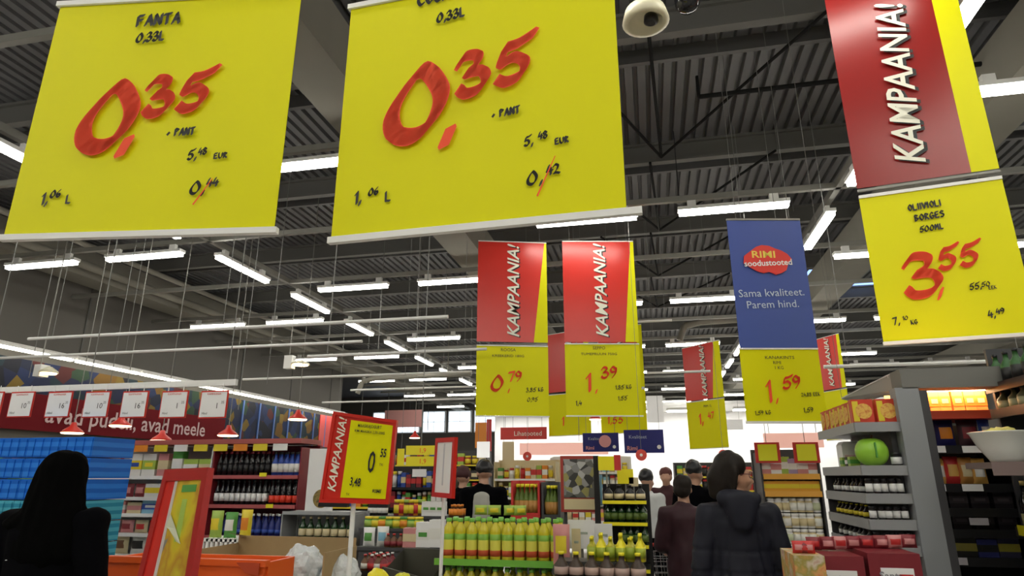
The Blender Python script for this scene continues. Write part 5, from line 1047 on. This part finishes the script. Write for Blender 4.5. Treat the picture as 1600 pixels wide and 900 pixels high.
def person(loc, rz, label, H=1.70, coat=None, legs=None, hair=None, skin=None, head_yaw=0.0, kind='short', coat_len=.78, vox=.02, arm='down', hood=False, seams=False, width=1.0, lean=0.0, head_pitch=0.0):
    r = root('person', loc, rz, label, 'person'); s = H/1.70
    r.scale = (s*width, s*width, s)
    skin = skin or mat('skin', (.50, .28, .19), .5)
    Rh = Matrix.Rotation(head_yaw, 4, 'Z') @ Matrix.Rotation(-head_pitch, 4, 'X'); hc = V((0, .02+lean, 1.575))
    def h(x, y, z): return hc + (Rh @ V((x, y, z)))
    B = [[(V((0, 0, .98)), (.15, .11, .10)), (V((0, lean*.5, 1.18)), (.125, .09, .09))], [(V((0, lean*.5, 1.18)), (.115, .08, .08)), (V((0, lean*.8, 1.33)), (.135, .08, .07))],
         [(V((-.10, lean, 1.38)), .05), (V((.10, lean, 1.38)), .05)], [(V((0, .0+lean, 1.40)), .06), (V((0, .015+lean, 1.50)), .052)],
         [(h(0, -.012, .035), (.076, .094, .082))], [(h(0, .02, .0), (.066, .072, .08)), (h(0, .055, -.072), (.030, .028, .026))], [(h(0, .090, .010), .012), (h(0, .108, -.024), .014)],
         [(h(0, .080, -.052), (.026, .016, .012))], [(h(0, .070, .03), (.055, .025, .012))]]
    for sx in (-1, 1):
        B.append([(h(sx*.076, -.005, -.005), (.010, .018, .030))]); B.append([(h(sx*.038, .064, -.02), (.026, .022, .024))])
        sh = V((sx*.160, lean, 1.365))
        if arm == 'down': el, wr = V((sx*.225, -.02+lean, 1.10)), V((sx*.22, .07+lean, .87))
        elif arm == 'fwd' : el, wr = V((sx*.21, .02+lean, 1.12)), V((sx*.15, .27+lean, 1.05))
        else: el, wr = V((sx*.24, .0+lean, 1.12)), V((sx*.16, .22+lean, 1.18))
        B.append([(sh, .045), (el, .038)]); B.append([(el, .040), (wr, .027)])
        d = (wr-el).normalized(); hd_ = wr + d*.055; side = V((-sx, 0, 0)); side = (side - d*side.dot(d)).normalized(); up = d.cross(side)
        B.append([(wr, (.026, .022, .024)), (hd_, (.034, .026, .034))])
        for f_ in range(4):
            o_ = up*(f_-1.5)*.019; a = hd_ + o_ + d*.02; k1_ = a + d*(.035+.004*(f_ in (1, 2))) + side*.008; k2_ = k1_ + d*.022 + side*.02; k3_ = k2_ + d*.006 + side*.02
            B.append([(a, .0105), (k1_, .0095)]); B.append([(k1_, .0095), (k2_, .0088)]); B.append([(k2_, .0088), (k3_, .0078)])
        t0 = wr + d*.03 + up*.022; t1 = t0 + d*.025 + up*.022 + side*.012; t2 = t1 + d*.028 + side*.012; B.append([(t0, .013), (t1, .0105)]); B.append([(t1, .0105), (t2, .009)])
        st_ = .10 if sx > 0 else -.06
        hip = V((sx*.085, 0, .94)); kn = V((sx*.09, .03+st_*.3, .50)); an = V((sx*.095, -.02+st_, .09))
        B.append([(hip, .085), (kn, .058)]); B.append([(kn, .058), (an, .042)]); B.append([(an, .042), (V((sx*.10, .11+st_, .035)), (.038, .05, .03))])
    body = blobs('body', B, vox*.62, skin, r, 3)
    # trousers and shoes
    Tt, Sh = [[(V((0, 0, .98)), (.165, .125, .09)), (V((0, 0, .90)), (.165, .125, .08))]], []
    for sx in (-1, 1):
        st_ = .10 if sx > 0 else -.06
        hip = V((sx*.088, 0, .92)); kn = V((sx*.092, .03+st_*.3, .50)); an = V((sx*.095, -.02+st_, .10))
        Tt += [[(hip, (.095, .11, .09)), (kn, .073)], [(kn, .073), (an, .062)]]
        Sh.append(blobs('shoe', [[(V((sx*.098, -.04+st_, .045)), (.048, .05, .042)), (V((sx*.10, .13+st_, .034)), (.046, .06, .030))]], .012, BLACK, r, 3))
    blobs('trousers', Tt, vox, legs, r, 4)
    # coat with sleeves and collar
    Cc_ = [[(V((0, -.0, coat_len)), (.19, .155, .03)), (V((0, lean*.3, 1.02)), (.185, .145, .05))], [(V((0, lean*.3, 1.02)), (.185, .145, .06)), (V((0, lean*.7, 1.20)), (.172, .130, .06))], [(V((0, lean*.7, 1.20)), (.172, .13, .06)), (V((0, lean, 1.34)), (.19, .125, .06))],
           [(V((-.135, lean, 1.385)), (.065, .085, .055)), (V((.135, lean, 1.385)), (.065, .085, .055))], [(V((-.05, lean, 1.42)), .05), (V((.05, lean, 1.42)), .05)], [(V((-.02, .01+lean, 1.455)), (.062, .07, .03)), (V((.02, .01+lean, 1.455)), (.062, .07, .03))]]
    for sx in (-1, 1):
        sh = V((sx*.175, lean, 1.375))
        if arm == 'down': el, wr = V((sx*.238, -.025+lean, 1.10)), V((sx*.228, .06+lean, .89))
        elif arm == 'fwd': el, wr = V((sx*.225, .02+lean, 1.11)), V((sx*.16, .24+lean, 1.06))
        else: el, wr = V((sx*.25, .0+lean, 1.12)), V((sx*.17, .19+lean, 1.165))
        Cc_ += [[(sh, (.076, .078, .07)), (el, .063)], [(el, .063), (wr, .048)]]
    if hood: Cc_ += [[(V((-.055, -.085, 1.465)), (.075, .07, .045)), (V((.055, -.085, 1.465)), (.075, .07, .045))], [(V((0, -.11, 1.46)), (.105, .055, .045)), (V((0, -.125, 1.33)), (.06, .045, .035))]]
    def fold(v, n_):
        c = v.co; d = .016*noise.noise(c*6) + .009*noise.noise(V((c.x*20, c.y*20, c.z*9)))
        if seams:
            for zs in (.86, .98, 1.09, 1.20): d -= .010*math.exp(-((c.z-zs-.02*abs(c.x))/.007)**2)*(1 if c.z < 1.25 else 0)
            if c.y < 0 and c.z < 1.3: d -= .010*math.exp(-((abs(c.x)-.10-.02*math.sin(c.z*8))/.008)**2)
        v.co = c + n_*d
    blobs('coat', Cc_, vox*.8, coat, r, 4, fold)
    if hair:
        if kind == 'short': Hh = [[(h(0, -.02, .055), (.088, .103, .085))], [(h(0, -.05, .0), (.082, .07, .07))]]
        elif kind == 'bob': Hh = [[(h(0, -.022, .060), (.098, .108, .088)), (h(0, -.062, -.01), (.102, .080, .08))], [(h(0, -.062, .0), (.100, .080, .07)), (h(0, -.068, -.085), (.088, .062, .045))], [(h(.070, -.02, .03), (.024, .05, .05)), (h(.070, -.035, -.06), (.022, .035, .04))]]
        elif kind == 'long': Hh = [[(h(0, -.02, .055), (.098, .112, .095)), (h(0, -.045, -.02), (.112, .085, .07))], [(h(0, -.045, -.02), (.112, .09, .07)), (h(0, -.06, -.14), (.135, .085, .07))], [(h(0, -.06, -.14), (.135, .09, .06)), (h(0, -.075, -.34), (.155, .085, .08))], [(h(0, -.04, -.12), (.10, .07, .04)), (h(-.13, -.03, -.20), (.07, .07, .04)), (h(.13, -.03, -.20), (.07, .07, .04))]]
        else: Hh = [[(h(0, -.01, .065), (.096, .112, .085))], [(h(0, -.01, .085), (.088, .100, .085))]]
        blobs('hair' if kind != 'hat' else 'knitted_hat', Hh, vox*.6, hair, r, 3, lambda v, n_: setattr(v, 'co', v.co + n_*.011*noise.noise(V((v.co.x*26, v.co.y*26, v.co.z*7)))))
    return r, h
NVY = mat('navy_jacket_cloth', (.010, .011, .020), .7, spec=.3, noise_s=14, noise_a=.25, bump=.12); BLKC = mat('black_cloth', (.002, .002, .003), .95, spec=.05, noise_s=20, bump=.1)
HBR = mat('dark_brown_hair', (.012, .008, .006), .6, spec=.25, noise_s=30, noise_a=.5, bump=.3); JEAN = mat('dark_trousers', (.02, .022, .03), .8)
MARO = mat('maroon_cloth', (.030, .004, .010), .7, noise_s=12, noise_a=.3, bump=.1)
p = at(1147, 745, 3.95)
w1_, h1_ = person((p.x, 3.95, 0), .10, 'woman in navy hooded jacket and glasses, seen from behind, head turned to the shelves', 1.745, NVY, JEAN, HBR, mat('face_skin', (.50, .27, .17), .45), -1.45, 'bob', .72, .016, 'down', True, True, .93)
# glasses as one frame with two lenses
GLM = mat('glasses_frame', (.10, .02, .02), .3); gl_ = MB()
for sx in (-1, 1):
    c = [h1_(sx*.034+.024*math.cos(t)*1.0, .094, .014+.017*math.sin(t)) for t in [i*2*math.pi/14 for i in range(15)]]; gl_.path(c, .0022, 5)
    gl_.path([h1_(sx*.060, .092, .016), h1_(sx*.078, .04, .018), h1_(sx*.080, -.01, .012)], .0022, 5)
gl_.path([h1_(-.012, .097, .016), h1_(.012, .097, .016)], .0022, 5); gl_.build('glasses', GLM, w1_)
p = at(1066, 745, 5.9); person((p.x, 5.9, 0), .2, 'shopper in maroon coat in the aisle, seen from behind', 1.63, MARO, BLKC, HBR, None, -.3, 'short', .80, .022, 'fwd')
p = at(1085, 745, 7.9); person((p.x, 7.9, 0), -.1, 'shopper with black knitted hat behind the maroon coat', 1.77, BLKC, BLKC, BLACK, None, -.8, 'hat', .80, .025, 'down')
p = at(1041, 745, 9.5); person((p.x, 9.5, 0), math.pi-.3, 'shopper in dark coat facing us beyond the trolley', 1.74, mat('dark_red_cloth', (.05,.012,.015), .8), BLKC, mat('red_brown_hair', (.10,.02,.015), .6), None, .2, 'short', .80, .028, 'fwd')
p = at(1009, 745, 8.6); person((p.x, 8.6, 0), -.5, 'shopper in white jacket beside the bottle tower', 1.68, mat('white_cloth', (.62,.64,.64), .7), BLKC, BLACK, None, -.2, 'hat', .92, .025, 'down')
p = at(756, 745, 7.6); w6, h6 = person((p.x, 7.6, 0), .15, 'shopper in black coat with pale backpack and black hair', 1.78, BLKC, BLKC, BLACK, None, .3, 'hat', .80, .022, 'fwd', width=1.08)
def bk(v, n_): v.co = v.co + n_*.008*noise.noise(v.co*14)
blobs('backpack', [[(V((0, -.20, 1.34)), (.085, .05, .05)), (V((0, -.20, 1.12)), (.095, .06, .06))]], .012, mat('pale_backpack_cloth', (.42, .42, .38), .6), w6, 3, bk)
p = at(722, 745, 8.2); person((p.x, 8.2, 0), -.6, 'shopper in plain black coat beside the white framed sign', 1.72, BLKC, BLKC, mat('dark_red_hat', (.05,.01,.012), .7), None, .5, 'hat', .75, .025, 'down')
p = at(96, 745, 2.85); w8, h8 = person((p.x, 2.85, 0), .25, 'dark silhouetted woman in black with long black hair, nearest the blue pallet', 1.73, BLKC, BLKC, mat('black_hair', (.002, .002, .002), .95, spec=.03, noise_s=30, bump=.2), None, .25, 'long', .70, .018, 'down', width=1.08)
dm = MB()
for k in range(16):
    a, b2 = rnd.uniform(-.03, .06), rnd.uniform(.98, 1.24); dm.lathe([(rnd.uniform(.002, .006), 0), (.003, .002)], 6, (a-.06, -.175, b2))
dm.build('sparkle_print', WHP, w8)['kind'] = 'stuff'
